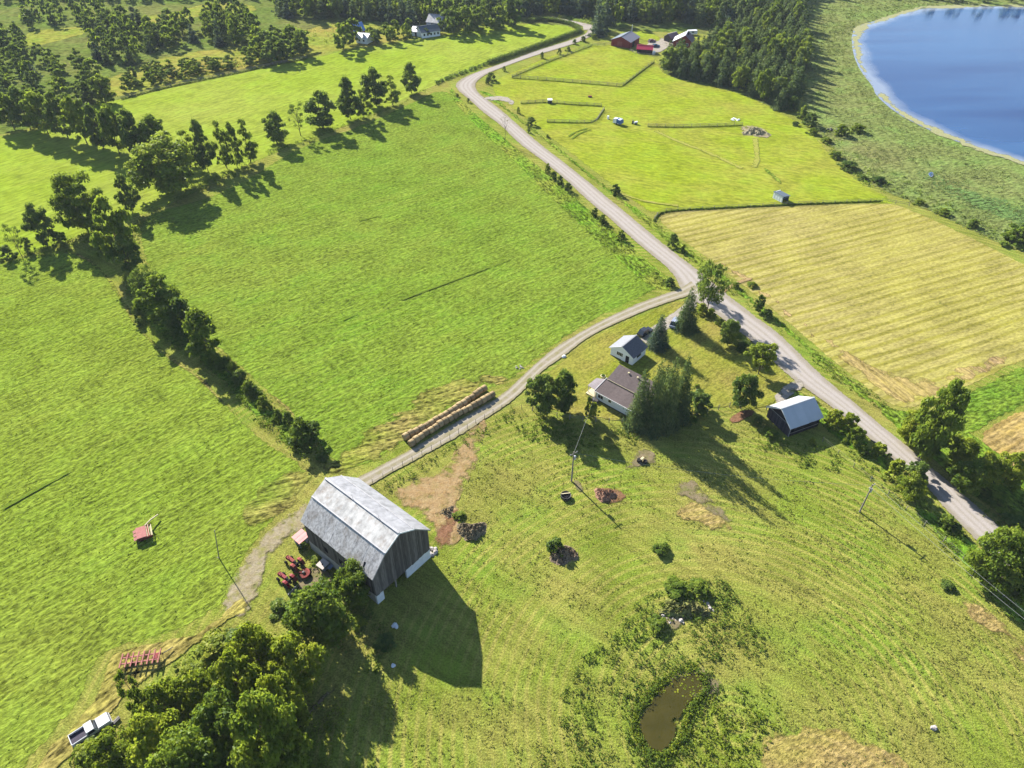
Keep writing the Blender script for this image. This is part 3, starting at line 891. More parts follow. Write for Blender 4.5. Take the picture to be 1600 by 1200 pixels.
# light versions for the far woods
for i in range(4):
    q, t, cs = clump_tree(301 + i, 26, 900, 0.12, 'round', 0.10)
    add_proto('farbroad', quad_mesh('far_broadleaf_crown', q, f_leaf if i % 2 else f_dark, t), trunk_mb(None, i, 0.7, 0.016).mesh('far_trunk', m_bark))
    q, t = cone_tree(311 + i, 9, 13, 0.13, 0.2, 0.44, 0.25)
    add_proto('farcone', quad_mesh('far_conifer_crown', q, f_spruce if i % 2 else f_blue, t), trunk_mb(None, i, 0.9, 0.016).mesh('far_trunk', m_bark))

ONE = {}


def joined(kind, i):
    """crown and trunk in one mesh, for trees too small in view to show parts"""
    if (kind, i) in ONE:
        return ONE[(kind, i)]
    cr, tr = PROTO[kind][i]
    me = cr.copy()
    ONE[(kind, i)] = me
    return me


NAMES = {'round': 'broadleaf_tree', 'oval': 'broadleaf_tree', 'big': 'broadleaf_tree', 'lime': 'broadleaf_tree', 'bush': 'bush', 'darkbush': 'bush', 'limebush': 'bush', 'tall': 'broadleaf_tree',
         'sparse': 'sparse_tree', 'airy': 'broadleaf_tree', 'yellow': 'broadleaf_tree', 'dead': 'bare_tree', 'maple': 'maple_tree', 'spruce': 'spruce_tree', 'conifer': 'conifer_tree', 'cedar': 'cedar_tree',
         'bluespruce': 'spruce_tree'}
TC = [0]


def tree(bx, by, ty, wpx, kind, label, group=None, lean=0.0):
    w = wpx / ppm(bx, by)
    dep = PITCH + math.atan((by - 600) / F)
    if kind in ('spruce', 'bluespruce', 'yellow', 'airy', 'sparse', 'dead', 'tall', 'maple'):
        h = max(1.0, top_h(bx, by, ty))
    else:      # the visible lower edge belongs to the near side of the crown, not to the trunk
        sag = 0.5 * w * math.sin(dep) * (0.9 if 'bush' in kind else 0.55)
        by -= sag * ppm(bx, by)
        T = max((by - ty) / ppm(bx, by), 0.3)
        h = math.sqrt(max(T * T - sag * sag, (0.35 * w * math.cos(dep)) ** 2)) / math.cos(dep)
    g = G(bx, by)
    z_ = g.y * CP - (0.5 * h - H) * SP
    g.x = (bx - 800) / F * z_
    TC[0] += 1
    pr = PROTO[kind][TC[0] % len(PROTO[kind])]
    cat = 'bush' if 'bush' in kind else 'tree'
    o = empty(NAMES[kind], (g.x, g.y, 0), random.uniform(0, 6.28), label, cat, group)
    o.scale = (w, w, h)
    inst('trunk', pr[1], o)
    inst('crown', pr[0], o)
    return o


g1 = 'trees in the upper hedgerow'
for a in [(428, 229, 179, 42, 'oval', 'bushy dark tree at the near end of the upper hedgerow'),
          (465, 212, 160, 28, 'sparse', 'thin see-through tree second from the near end of the upper hedgerow'),
          (500, 206, 148, 54, 'oval', 'wide dense tree third from the near end of the upper hedgerow'),
          (543, 190, 127, 42, 'oval', 'pointed tree left of the cluster of three in the upper hedgerow'),
          (566, 184, 140, 28, 'tall', 'slim tree squeezed between two larger trees in the upper hedgerow'),
          (585, 170, 113, 46, 'oval', 'tallest dark tree in the upper hedgerow'),
          (611, 164, 118, 30, 'tall', 'narrow tree left of the gap near the far end of the upper hedgerow'),
          (641, 149, 103, 36, 'oval', 'isolated dark tree at the far end of the upper hedgerow')]:
    tree(*a, group=g1)
g2 = 'trees in the hedgerow between the left hay fields'
for a in [(345, 263, 189, 30, 'tall', 'tall narrow tree at the upper left of the row of narrow trees'),
          (362, 262, 191, 26, 'tall', 'narrow tree in the middle of the row of narrow trees'),
          (384, 254, 187, 34, 'tall', 'leaning narrow tree at the right end of the row of narrow trees'),
          (314, 272, 194, 38, 'oval', 'upright bushy tree left of the row of narrow trees'),
          (290, 262, 205, 40, 'tall', 'lower tree tucked between the upright tree and the large round tree'),
          (255, 312, 226, 104, 'big', 'very large round tree with a long shadow on the middle field'),
          (238, 254, 188, 60, 'round', 'large tree behind the very large round tree in the hedgerow'),
          (196, 336, 276, 36, 'oval', 'small dark tree standing alone between two field corners'),
          (119, 370, 278, 72, 'big', 'large round tree at the top corner of the lower left field'),
          (59, 390, 323, 46, 'oval', 'dark tree with narrow top at the left end of the top corner group'),
          (22, 402, 349, 24, 'sparse', 'thin bare-branched tree near the left edge of the photo'),
          (178, 424, 318, 64, 'round', 'tall leaning tree where the hedgerow turns down the slope'),
          (160, 402, 352, 40, 'bush', 'bright bush beside the tall leaning tree at the hedgerow turn'),
          (196, 434, 372, 48, 'oval', 'dark tree below the tall leaning tree at the hedgerow turn'),
          (228, 478, 418, 48, 'airy', 'reddish-leaved small tree in the middle of the diagonal hedgerow'),
          (252, 512, 436, 70, 'round', 'wide tree in the middle of the diagonal hedgerow'),
          (282, 528, 468, 52, 'oval', 'dark tree just below the middle of the diagonal hedgerow'),
          (314, 562, 488, 60, 'round', 'rounded tree at the lower end of the diagonal hedgerow')]:
    tree(*a, group=g2)
g3 = 'bushes along the diagonal hedgerow strip'
for a in [(42, 396, 372, 18, 'darkbush', 'small dark bush beside the left tree of the top corner group'),
          (10, 410, 384, 26, 'darkbush', 'dark bush at the very left edge of the photo'),
          (94, 388, 362, 26, 'bush', 'small bush between the top corner tree and its dark neighbour'),
          (347, 580, 556, 28, 'bush', 'bush at the foot of the diagonal hedgerow trees'),
          (374, 604, 578, 26, 'darkbush', 'dark bush in the lush strip below the hedgerow trees'),
          (396, 626, 602, 24, 'darkbush', 'lowest dark bush of the pair in the lush strip'),
          (476, 706, 652, 56, 'bush', 'large round bush at the corner of the middle field near the barn'),
          (450, 668, 644, 18, 'darkbush', 'small bush just above the large round bush near the barn'),
          (504, 724, 706, 20, 'darkbush', 'low dark bush on bare soil at the middle field corner'),
          (332, 580, 548, 34, 'bush', 'full green shrub under the lowest hedgerow tree'), (362, 592, 566, 24, 'limebush', 'light green shrub in the tapering end of the hedgerow'),
          (388, 622, 594, 26, 'bush', 'green shrub midway along the tapering hedgerow end'), (412, 642, 618, 24, 'limebush', 'light shrub low in the tapering hedgerow end'), (434, 662, 640, 22, 'bush', 'last green shrub before the large round bush'),
          (214, 500, 478, 20, 'bush', 'small bush on the left side of the diagonal hedgerow'),
          (218, 514, 498, 16, 'darkbush', 'tiny dark bush at the trail left of the diagonal hedgerow')]:
    tree(*a, group=g3)
g4 = 'trees of the upper left tree belt'
for i, a in enumerate([(10, 205, 150, 44, 'round'), (34, 206, 142, 44, 'oval'), (62, 214, 150, 46, 'round'), (92, 220, 150, 46, 'oval'), (122, 228, 158, 46, 'round'), (150, 238, 170, 44, 'oval'),
                       (174, 246, 172, 44, 'round'), (205, 250, 178, 44, 'oval'), (158, 166, 120, 34, 'bush'), (134, 162, 130, 26, 'oval')]):
    tree(*a, label=['leftmost', 'second', 'third', 'fourth', 'fifth', 'sixth', 'seventh', 'rightmost', 'pale rounded', 'small dark'][i] +
         (' large tree in the belt casting shade on the upper left field' if i < 8 else ' tree at the corner of the far field beside the tree belt'), group=g4)
g5 = 'trees of the grove beside the barn'
for a in [(555, 952, 888, 62, 'big', 'dense green tree touching the near corner of the grey barn'),
          (534, 944, 902, 40, 'darkbush', 'small tree against the side of the grey barn'),
          (497, 1014, 932, 98, 'big', 'bright green round tree between the red tractors and the grove'),
          (456, 1094, 1012, 84, 'lime', 'pale grey-green tree at the right side of the grove'),
          (398, 1064, 988, 70, 'lime', 'yellow-green tree at the top of the grove'),
          (440, 1156, 1072, 78, 'lime', 'yellow-green tree at the lower right of the grove'),
          (374, 1122, 1036, 84, 'lime', 'broad green tree in the middle of the grove'),
          (310, 1136, 1066, 80, 'lime', 'bright yellow-green tree on the field side of the grove'),
          (212, 1126, 1050, 34, 'tall', 'narrow column tree standing just below the red cultivator'),
          (254, 1160, 1086, 80, 'lime', 'low yellow-green tree right of the white pickup truck'),
          (346, 1200, 1114, 100, 'big', 'large dark green tree at the bottom of the grove'),
          (258, 1230, 1140, 100, 'lime', 'yellow-green tree at the bottom edge of the photo in the grove'),
          (180, 1222, 1160, 80, 'lime', 'low spreading tree below the white pickup truck'),
          (420, 1230, 1120, 100, 'big', 'dark tree at the bottom edge right of the grove'),
          (300, 1290, 1190, 120, 'big', 'tree cut off by the bottom edge of the photo')]:
    tree(*a, group=g5)
g6 = 'bushes around the grove'
for a in [(330, 1040, 1008, 60, 'limebush', 'bright low bush at the top left edge of the grove'), (296, 1070, 1040, 50, 'limebush', 'bright low bush on the left flank of the grove'),
          (366, 1022, 990, 50, 'bush', 'green bush at the upper edge of the grove'), (160, 1150, 1132, 26, 'darkbush', 'dark shrub growing against the side of the white pickup'),
          (140, 1200, 1170, 60, 'limebush', 'bright shrub at the lower left corner of the grove'), (436, 966, 940, 40, 'bush', 'shrub between the farm track and the round green tree'),
          (486, 852, 838, 12, 'bush', 'small weed bush between the red roofed shed and the barn'), (474, 862, 846, 16, 'bush', 'weed bush beside the wall of the red roofed shed'),
          (494, 884, 870, 18, 'limebush', 'round weed bush left of the white box hut'), (560, 985, 965, 30, 'limebush', 'sunlit shrub in the gap of the barn shadow'),
          (600, 1020, 990, 36, 'darkbush', 'shaded shrub at the edge of the barn shadow')]:
    tree(*a, group=g6)
g7 = 'trees in the house yard'
for a in [(1077, 514, 448, 38, 'spruce', 'tall spruce at the top of the lawn by the lane junction'),
          (1032, 542, 490, 36, 'bluespruce', 'blue-green spruce beside the white garage'),
          (1112, 492, 408, 50, 'airy', 'tall loose-crowned tree leaning over the gravel road'),
          (1098, 462, 416, 24, 'airy', 'shaded upper part tree behind the loose-crowned tree by the road'),
          (1141, 540, 500, 34, 'maple', 'rounded dark tree at the roadside edge of the lawn'),
          (1191, 584, 540, 48, 'yellow', 'yellow-green round tree with visible trunk on the lawn'),
          (1164, 638, 586, 44, 'maple', 'round dark tree on the lawn near the dark shed'),
          (846, 646, 588, 50, 'maple', 'dark maple beside the lane left of the house'),
          (880, 642, 582, 44, 'maple', 'dark tree with straight top edge nearest the house on its left'),
          (882, 650, 618, 22, 'oval', 'small pale tree in front of the dark maples'),
          (1004, 664, 574, 44, 'spruce', 'big spruce overlapping the house roof'),
          (1026, 668, 561, 46, 'spruce', 'second big spruce right of the house'),
          (1048, 664, 556, 46, 'spruce', 'tallest spruce in the house clump'),
          (1068, 652, 553, 42, 'spruce', 'rear right spruce in the house clump'),
          (1040, 636, 566, 38, 'spruce', 'rear spruce in the middle of the house clump'),
          (1092, 660, 612, 48, 'darkbush', 'dark rounded tree at the right of the spruce clump')]:
    tree(*a, group=g7)
g8 = 'bushes in the house yard'
for a in [(1098, 494, 474, 20, 'limebush', 'light green bush below the loose-crowned tree'), (1112, 498, 482, 18, 'limebush', 'pale bush at the road bank beside the lawn'), (1126, 512, 498, 16, 'bush', 'low bush between the road bank and the rounded tree'),
          (1160, 552, 534, 22, 'darkbush', 'dark bush in the shade right of the rounded tree'), (928, 660, 630, 18, 'limebush', 'bright green young tree in front of the white house wall'),
          (920, 652, 620, 12, 'darkbush', 'dark upright shrub left of the bright young tree'), (1090, 610, 600, 12, 'bush', 'small sapling on the mown lawn'), (1186, 668, 652, 18, 'darkbush', 'bluish bush left of the dark shed'),
          (1206, 690, 676, 30, 'bush', 'bush in front of the dark shed corner'), (1270, 696, 684, 12, 'limebush', 'pale bush in the shadow of the dark shed')]:
    tree(*a, group=g8)
g9 = 'trees beside the gravel road on the right'
for a in [(1468, 728, 608, 62, 'big', 'tallest roadside tree beside the tan stubble field'), (1430, 700, 642, 46, 'lime', 'yellow-green tree left of the tallest roadside tree'), (1452, 722, 662, 46, 'round', 'middle tree under the tallest roadside tree'),
          (1506, 738, 688, 56, 'lime', 'pale round tree right of the tallest roadside tree'), (1540, 766, 714, 56, 'lime', 'wide bright tree at the edge of the tan stubble'), (1580, 770, 712, 56, 'lime', 'bright tree at the right photo edge'),
          (1512, 778, 726, 52, 'round', 'green tree overhanging the road bank'), (1556, 800, 766, 44, 'bush', 'grey-green round bush at the foot of the bright trees'), (1584, 832, 806, 40, 'darkbush', 'dark bush at the right photo edge above the road end'),
          (1304, 676, 640, 32, 'limebush', 'bright bush beside the dark shed on the road side'), (1326, 682, 646, 30, 'limebush', 'bright bush second from the dark shed'), (1340, 706, 668, 32, 'bush', 'green bush third from the dark shed'),
          (1376, 722, 694, 30, 'limebush', 'round bush alone on the road edge'), (1350, 716, 696, 24, 'bush', 'low bush just before the round bush on the road edge'), (1402, 756, 720, 30, 'limebush', 'pale bush left of the round dark roadside tree'),
          (1432, 760, 722, 40, 'darkbush', 'round dark tree shading the road'), (1426, 786, 744, 46, 'lime', 'bright leafy tree in front of the round dark tree'), (1480, 832, 804, 30, 'bush', 'lush bush at the road edge near the power line'),
          (1494, 838, 818, 20, 'darkbush', 'dark bush beside the lush bush at the road edge'), (1562, 930, 842, 74, 'big', 'dark tree in the bottom right road corner'), (1604, 950, 880, 70, 'round', 'tree cut by the right photo edge below the road'),
          (1530, 890, 866, 34, 'limebush', 'bright low bush left of the dark corner tree')]:
    tree(*a, group=g9)
g10 = 'bushes in the ditches of the gravel road'
bl = [(856, 272, 256, 12, 'bush'), (866, 283, 268, 13, 'bush'), (876, 290, 275, 12, 'darkbush'), (888, 301, 286, 14, 'darkbush'), (930, 340, 325, 12, 'darkbush'), (942, 352, 336, 16, 'bush'), (971, 378, 360, 18, 'bush'),
      (962, 306, 288, 16, 'darkbush'), (1052, 390, 366, 18, 'darkbush'), (1068, 396, 382, 8, 'bush'), (1188, 490, 462, 18, 'oval'), (1200, 502, 484, 18, 'darkbush'), (1176, 452, 441, 20, 'bush'), (1150, 452, 440, 14, 'bush'),
      (1048, 450, 434, 18, 'darkbush'), (767, 128, 114, 16, 'darkbush'), (762, 132, 122, 8, 'darkbush'), (874, 86, 76, 8, 'darkbush'), (888, 81, 73, 10, 'bush'), (847, 92, 82, 8, 'bush'), (830, 198, 184, 16, 'darkbush'),
      (810, 178, 168, 6, 'darkbush'), (826, 208, 198, 6, 'darkbush'), (856, 216, 210, 6, 'bush'), (898, 70, 62, 8, 'darkbush'), (912, 66, 57, 10, 'bush'), (928, 62, 54, 10, 'bush'), (788, 112, 104, 6, 'darkbush'), (714, 152, 146, 6, 'darkbush'), (732, 161, 154, 6, 'darkbush')]
for i, a in enumerate(bl):
    tree(*a, label='%s ditch bush %s' % ('dark' if 'dark' in a[4] else 'green', ['between road and middle field, top of four', 'between road and middle field, second of four', 'between road and middle field, third of four', 'between road and middle field, lowest of four', 'left of a pair halfway down',
         'right of a pair halfway down', 'nearest the lane junction', 'below the white trailer', 'opposite the lane junction', 'beside the stubble corner, tiny', 'upright like a young tree', 'behind the upright one', 'beside the field entrance, wide', 'beside the field entrance, small',
         'at the inside corner of the junction', 'inside the bend, larger', 'inside the bend, smaller', 'before the far bend, first', 'before the far bend, second', 'before the far bend, upright', 'above the straight, round with a shadow', 'above the round one, tiny',
         'below the round one, tiny', 'beside the tyre tracks, tiny', 'near the far bend, dark', 'near the far bend, middle', 'near the red barn fence', 'at the bend exit, tiny', 'outside the bend, first', 'outside the bend, second'][i]), group=g10)
g11 = 'shrubs along the marsh edge'
sl = [(1267, 200, 178, 24, 'darkbush', 'at the top by the conifers, large'), (1292, 190, 174, 10, 'dead', 'leafless and grey'), (1240, 176, 152, 20, 'darkbush', 'touching the conifers'), (1256, 188, 166, 18, 'bush', 'between the conifers and the large one'), (1244, 198, 190, 12, 'darkbush', 'on the paddock corner, small'),
      (1270, 212, 200, 18, 'bush', 'below the large one'), (1292, 226, 216, 22, 'bush', 'at the paddock side bend'), (1306, 250, 236, 24, 'bush', 'third down the paddock edge'), (1328, 270, 254, 32, 'darkbush', 'largest down the paddock edge'), (1348, 283, 274, 18, 'darkbush', 'right below the largest'),
      (1372, 290, 278, 26, 'darkbush', 'low and wide near the stubble corner'), (1437, 322, 314, 20, 'bush', 'above the stubble field, first'), (1475, 340, 332, 26, 'bush', 'above the stubble field, second'), (1522, 358, 342, 22, 'bush', 'with a shadow on bright grass'), (1590, 390, 354, 52, 'bush', 'large at the right photo edge'),
      (1604, 380, 350, 40, 'darkbush', 'cut by the right photo edge'), (1316, 216, 196, 30, 'bush', 'grey-green in the reeds'), (1340, 210, 194, 26, 'bush', 'pale in the reeds')]
for x, y, t_, w, k, d in sl:
    tree(x, y, t_, w, k, 'marsh edge shrub ' + d, group=g11)
g12 = 'shrubs in the pasture'
for a in [(868, 872, 840, 36, 'bush', 'leafy shrub on a brush pile in the pasture'), (1032, 874, 850, 34, 'bush', 'low green shrub alone in the pasture'), (1060, 944, 912, 50, 'bush', 'bush on the left of the stony mound above the pond'), (1092, 940, 912, 46, 'bush', 'bush on the right of the stony mound above the pond'),
          (1028, 992, 962, 40, 'bush', 'bush below the stony mound above the pond'), (716, 816, 800, 22, 'bush', 'weedy bush beside the manure heap'), (1482, 926, 912, 24, 'darkbush', 'dark weed bush under the power line')]:
    tree(*a, group=g12)

# far groves and woods: scattered inside surveyed outlines
def inside(p, poly):
    c = False
    for i in range(len(poly)):
        a, b_ = poly[i - 1], poly[i]
        if (a.y > p.y) != (b_.y > p.y) and p.x < (b_.x - a.x) * (p.y - a.y) / (b_.y - a.y) + a.x:
            c = not c
    return c


def scatter(px, spacing, seed, tries=14000):
    rng = random.Random(seed)
    poly = [G(*p) for p in px]
    x0, x1 = min(p.x for p in poly), max(p.x for p in poly)
    y0, y1 = min(p.y for p in poly), max(p.y for p in poly)
    cell = {}
    out = []
    for _ in range(tries):
        q = Vector((rng.uniform(x0, x1), rng.uniform(y0, y1), 0))
        if not inside(q, poly):
            continue
        k = (int(q.x // spacing), int(q.y // spacing))
        if any((q - o).length < spacing for i in (-1, 0, 1) for j in (-1, 0, 1) for o in cell.get((k[0] + i, k[1] + j), [])):
            continue
        cell.setdefault(k, []).append(q)
        out.append(q)
    return out


WOODS = [  # outline, spacing, share of conifers, height range, width range, label, group
    ([(1034, 112), (1036, 96), (1090, 88), (1130, 64), (1200, 30), (1252, 14), (1256, 110), (1240, 158), (1224, 174), (1190, 160), (1150, 141), (1108, 129), (1062, 121)], 4.9, 0.86, (9, 13.5), (6.5, 9.0),
     'in the dense plantation between paddock and marsh', 'plantation trees'),
    ([(934, 57), (950, 40), (990, 34), (1060, 36), (1130, 48), (1200, 22), (1250, 10), (1252, -8), (430, -8), (440, 20), (440, 30), (545, 30), (600, 36), (650, 40), (700, 34), (830, 24), (880, 22), (930, 30)], 6.4, 0.45, (10, 17), (8, 11.5),
     'in the woods along the top of the photo', 'trees of the far woods'),
    ([(690, 46), (700, 40), (800, 36), (810, 44), (750, 52), (700, 54)], 8.5, 0.0, (11, 15), (9, 12), 'large shade tree behind the far field', 'shade trees behind the far field'),
    ([(0, 72), (35, 84), (90, 104), (130, 112), (150, 128), (170, 160), (120, 172), (60, 186), (0, 192)], 9.5, 0.1, (7, 11), (7, 9.5), 'in the upper left woods', 'trees of the upper left woods'),
    ([(140, 46), (185, 32), (236, 40), (246, 82), (200, 104), (150, 100)], 8.0, 0.4, (8, 12), (6, 9), 'in the dark clump above the far field', 'trees of the dark clump'),
    ([(246, 60), (262, 42), (306, 46), (304, 70), (252, 78)], 7.5, 0.2, (9, 12), (6, 9), 'in the small copse beside the yellow meadow', 'trees of the small copse'),
    ([(314, 62), (330, 40), (400, 34), (404, 68), (350, 74)], 7.0, 0.1, (11, 14), (6, 9), 'in the row below the yellow meadow', 'trees of the row below the yellow meadow'),
    ([(402, 100), (402, 78), (440, 66), (482, 70), (476, 88), (440, 100)], 7.5, 0.0, (9, 13), (8, 11), 'in the grove left of the blue-roofed barn', 'trees of the grove by the far field'),
    ([(0, 50), (30, 56), (34, 74), (0, 80)], 9.5, 0.3, (8, 11), (6, 9), 'at the left edge above the clearing', 'trees at the left edge'),
    ([(24, 36), (60, 22), (150, 14), (170, 24), (140, 38), (50, 44)], 9.5, 0.3, (8, 11), (6, 9), 'above the clearing in the top left corner', 'trees above the clearing'),
    ([(-40, 4), (440, -2), (440, -10), (-40, -10)], 8.0, 0.4, (8, 12), (7, 10), 'along the top left edge of the photo', 'trees along the top left edge'),
    ([(522, 82), (528, 70), (554, 66), (554, 78)], 8.0, 0.0, (11, 14), (9, 11), 'beside the blue-roofed barn', 'trees beside the blue-roofed barn'),
    ([(576, 72), (580, 64), (640, 54), (650, 60), (610, 68)], 6.0, 0.1, (6, 9), (6, 8), 'in the hedge between the two distant farms', 'trees between the distant farms'),
    ([(648, 60), (690, 48), (690, 56), (662, 62)], 9.0, 0.0, (4, 6), (5, 6), 'shrub in front of the long grey-roofed building', 'shrubs by the distant long building'),
    ([(1258, 6), (1250, -30), (1600, -60), (2100, -60), (2100, -2), (1600, 4), (1520, 5), (1340, -8)], 9.0, 0.5, (9, 13), (7, 10), 'on the far shore of the lake', 'trees on the far lake shore')]
SHRUBS = [([(196, 144), (204, 126), (240, 116), (244, 132)], 5.5, 'by the fence above the far field on the left'), ([(238, 130), (246, 110), (270, 106), (276, 122)], 6.0, 'by the fence above the far field, second clump'),
          ([(284, 122), (290, 104), (330, 100), (336, 112)], 5.5, 'by the fence above the far field, third clump'), ([(338, 112), (340, 102), (366, 98), (370, 104)], 6.0, 'by the fence above the far field, right clump'),
          ([(376, 106), (378, 84), (398, 78), (402, 100)], 7.0, 'left of the grove by the far field')]
far = []
for wi, (px, spc, con, hr, wr, lab, grp) in enumerate(WOODS):
    for q in scatter(px, spc, 50 + wi):
        r = random.random()
        isc = r < con
        far.append((q, isc, random.uniform(*hr), random.uniform(*wr), lab, grp, wi))
far = [f for f in far if not (f[6] == 1 and (G(1000, 62).xy - f[0].xy).length < 16)]
far.sort(key=lambda a: a[0].length)
ORD = 'first second third fourth fifth sixth seventh eighth ninth tenth eleventh twelfth thirteenth fourteenth fifteenth sixteenth seventeenth eighteenth nineteenth twentieth'.split()
TENS = ['twenty', 'thirty', 'forty', 'fifty', 'sixty']


def ordinal(n):
    return ORD[n - 1] if n <= 20 else (TENS[n // 10 - 2] + ('-' + ORD[n % 10 - 1] if n % 10 else 'th')).replace('yth', 'ieth')


def to_px(q):
    z = q.y * CP + H * SP
    return 800 + F * q.x / z, 600 + F * (-q.y * SP + H * CP) / z


FRONT = {}
for wi in range(len(WOODS)):
    grp_ = [(to_px(f[0]), f) for f in far if f[6] == wi]
    row = []
    for (x, y), f in grp_:
        wpx = f[3] * F / (f[0].y * CP + H * SP)
        if not any(abs(x2 - x) < .42 * wpx and y2 > y for (x2, y2), f2 in grp_ if f2 is not f):
            row.append((x, f))
    row.sort(key=lambda a: a[0])
    for k, (x, f) in enumerate(row):
        FRONT[id(f)] = 'front-row tree %s, %s from the left' % (f[4], ordinal(k + 1)) if not f[4].startswith(('large', 'shrub')) else '%s, %s from the left' % (f[4], ordinal(k + 1))
cnt = {True: 0, False: 0}
rest = []
for rec in far:
    q, isc, h, w, lab, grp, wi = rec
    near = q.y < 330
    kind = ('cedar' if near and random.random() < .4 else 'conifer') if isc and wi == 0 else ('farcone' if isc else 'farbroad')
    if wi == 0 and not isc:
        kind = 'round'
    if isc:
        w *= 0.85
    limit = 285 if isc else 240
    if cnt[isc] >= limit or wi == 14 and cnt[isc] > 200:
        rest.append((q, isc, h, w))
        continue
    cnt[isc] += 1
    pr = PROTO[kind][random.randrange(len(PROTO[kind]))]
    nm = 'conifer_tree' if isc else 'broadleaf_tree'
    pre = ('conifer ' if isc else 'broadleaf tree ') if not lab.startswith(('large', 'shrub')) else ''
    if wi == 0:
        o = empty(nm, (q.x, q.y, 0), random.uniform(0, 6.28), FRONT.get(id(rec), pre + lab), 'tree', grp + (' conifers' if isc else ' broadleaves'))
        inst('trunk', pr[1], o)
        inst('crown', pr[0], o)
    else:
        o = inst(nm, pr[0])
        o.location = (q.x, q.y, 0)
        o.rotation_euler = (0, 0, random.uniform(0, 6.28))
        tag(o, FRONT.get(id(rec), pre + lab), 'tree', grp + (', conifers' if isc else ', broadleaves'))
    o.scale = (w, w, h)
for px, spc, lab in SHRUBS:
    for q in scatter(px, spc, 90 + int(px[0][0])):
        pr = PROTO['farbroad'][random.randrange(4)]
        o = inst('shrub', pr[0])
        o.location = (q.x, q.y, 0)
        o.rotation_euler = (0, 0, random.uniform(0, 6.28))
        o.scale = (random.uniform(5, 7), random.uniform(5, 7), random.uniform(3.5, 6.5))
        tag(o, 'shrub ' + lab, 'shrub', 'shrubs ' + lab)
# the remaining far trees read as one wood
Q, T = [], []
base = {}
for isc in (True, False):
    for i in range(3):
        if isc:
            base[(isc, i)] = cone_tree(401 + i, 7, 9, 0.17, 0.2, 0.44, 0.2)
        else:
            base[(isc, i)] = clump_tree(411 + i, 18, 320, 0.17, 'round', 0.08)[:2]
for q, isc, h, w in rest:
    v, t = base[(isc, random.randrange(3))]
    a = random.uniform(0, 6.28)
    ca, sa = math.cos(a), math.sin(a)
    v2 = np.stack([(v[..., 0] * ca - v[..., 1] * sa) * w + q.x, (v[..., 0] * sa + v[..., 1] * ca) * w + q.y, v[..., 2] * h], -1)
    Q.append(v2)
    T.append(np.clip(t + random.uniform(-.2, .2), 0, 1))
if Q:
    tag(inst('distant_wood', quad_mesh('distant_wood', np.concatenate(Q), f_dark, np.concatenate(T))), kind='stuff')
print('trees', TC[0], 'far', cnt, 'rest', len(rest))

# ------------------------------------------------------------------ BUILDINGS
m_grey_board = plain('weathered_boards', (0.085, 0.078, 0.074, 1), 0.9, 0.5, 2.2, spec=0.1, orand=0.35, streak=(3, 3, 0.25), bump=0.4)
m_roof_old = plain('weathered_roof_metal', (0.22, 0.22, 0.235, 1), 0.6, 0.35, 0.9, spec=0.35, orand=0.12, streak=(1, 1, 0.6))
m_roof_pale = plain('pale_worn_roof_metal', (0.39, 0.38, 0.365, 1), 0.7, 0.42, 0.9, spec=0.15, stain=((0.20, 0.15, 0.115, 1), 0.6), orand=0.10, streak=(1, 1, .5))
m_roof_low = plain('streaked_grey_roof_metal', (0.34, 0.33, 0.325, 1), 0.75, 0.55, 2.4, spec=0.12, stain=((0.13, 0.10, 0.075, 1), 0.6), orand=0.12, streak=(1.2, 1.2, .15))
m_whitewash = plain('whitewashed_block', (0.50, 0.52, 0.55, 1), 0.85, 0.15, 1.5, spec=0.1)
m_concrete = plain('concrete', (0.28, 0.27, 0.25, 1), 0.9, 0.2, 1.5, spec=0.1)
m_white = plain('white_siding', (0.62, 0.64, 0.66, 1), 0.7, 0.06, 0.8, spec=0.2, orand=0.04)
m_whitetrim = plain('white_trim', (0.66, 0.66, 0.66, 1), 0.6, 0.05, 1.0)
m_dark = plain('dark_opening', (0.012, 0.012, 0.014, 1), 0.9, 0.2, 1.0, spec=0.0)
m_glass = plain('window_glass', (0.02, 0.024, 0.03, 1), 0.12, 0.1, 1.0, spec=0.6)
m_shingle_g = plain('grey_shingles', (0.105, 0.105, 0.115, 1), 0.9, 0.25, 2.5, spec=0.1, streak=(1, 1, 1))
m_shingle_b = plain('brown_shingles', (0.085, 0.068, 0.066, 1), 0.9, 0.25, 2.0, spec=0.1, orand=0.06)
m_roof_light = plain('bright_roof_metal', (0.42, 0.43, 0.44, 1), 0.38, 0.05, 0.6, metal=0.35, spec=0.5, orand=0.04)
m_blackboard = plain('black_stained_boards', (0.016, 0.013, 0.016, 1), 0.85, 0.4, 2.0, spec=0.15, orand=0.4, streak=(3, 3, 0.3))
m_dgrey_board = plain('dark_grey_boards', (0.040, 0.038, 0.048, 1), 0.85, 0.3, 2.0, spec=0.15, orand=0.3)
m_red = plain('red_paint', (0.15, 0.010, 0.016, 1), 0.6, 0.2, 3.0, spec=0.12)
m_redp = plain('faded_red_paint', (0.19, 0.042, 0.036, 1), 0.75, 0.25, 3.0, spec=0.1)
m_redrust = plain('rusty_red_paint', (0.11, 0.026, 0.02, 1), 0.8, 0.3, 4.0, spec=0.1)
m_pinkred = plain('sun_bleached_red_paint', (0.26, 0.10, 0.09, 1), 0.75, 0.25, 3.0, spec=0.1)
m_redroof = plain('red_roof_metal', (0.34, 0.085, 0.080, 1), 0.45, 0.15, 1.5, spec=0.4, orand=0.25)
m_barnred = plain('red_barn_boards', (0.17, 0.028, 0.024, 1), 0.8, 0.25, 1.5, spec=0.1, streak=(3, 3, 0.3))
m_bluegrey = plain('blue_grey_siding', (0.20, 0.23, 0.32, 1), 0.7, 0.1, 1.0)
m_bluemetal = plain('blue_roof_metal', (0.10, 0.20, 0.42, 1), 0.35, 0.1, 0.6, spec=0.6)
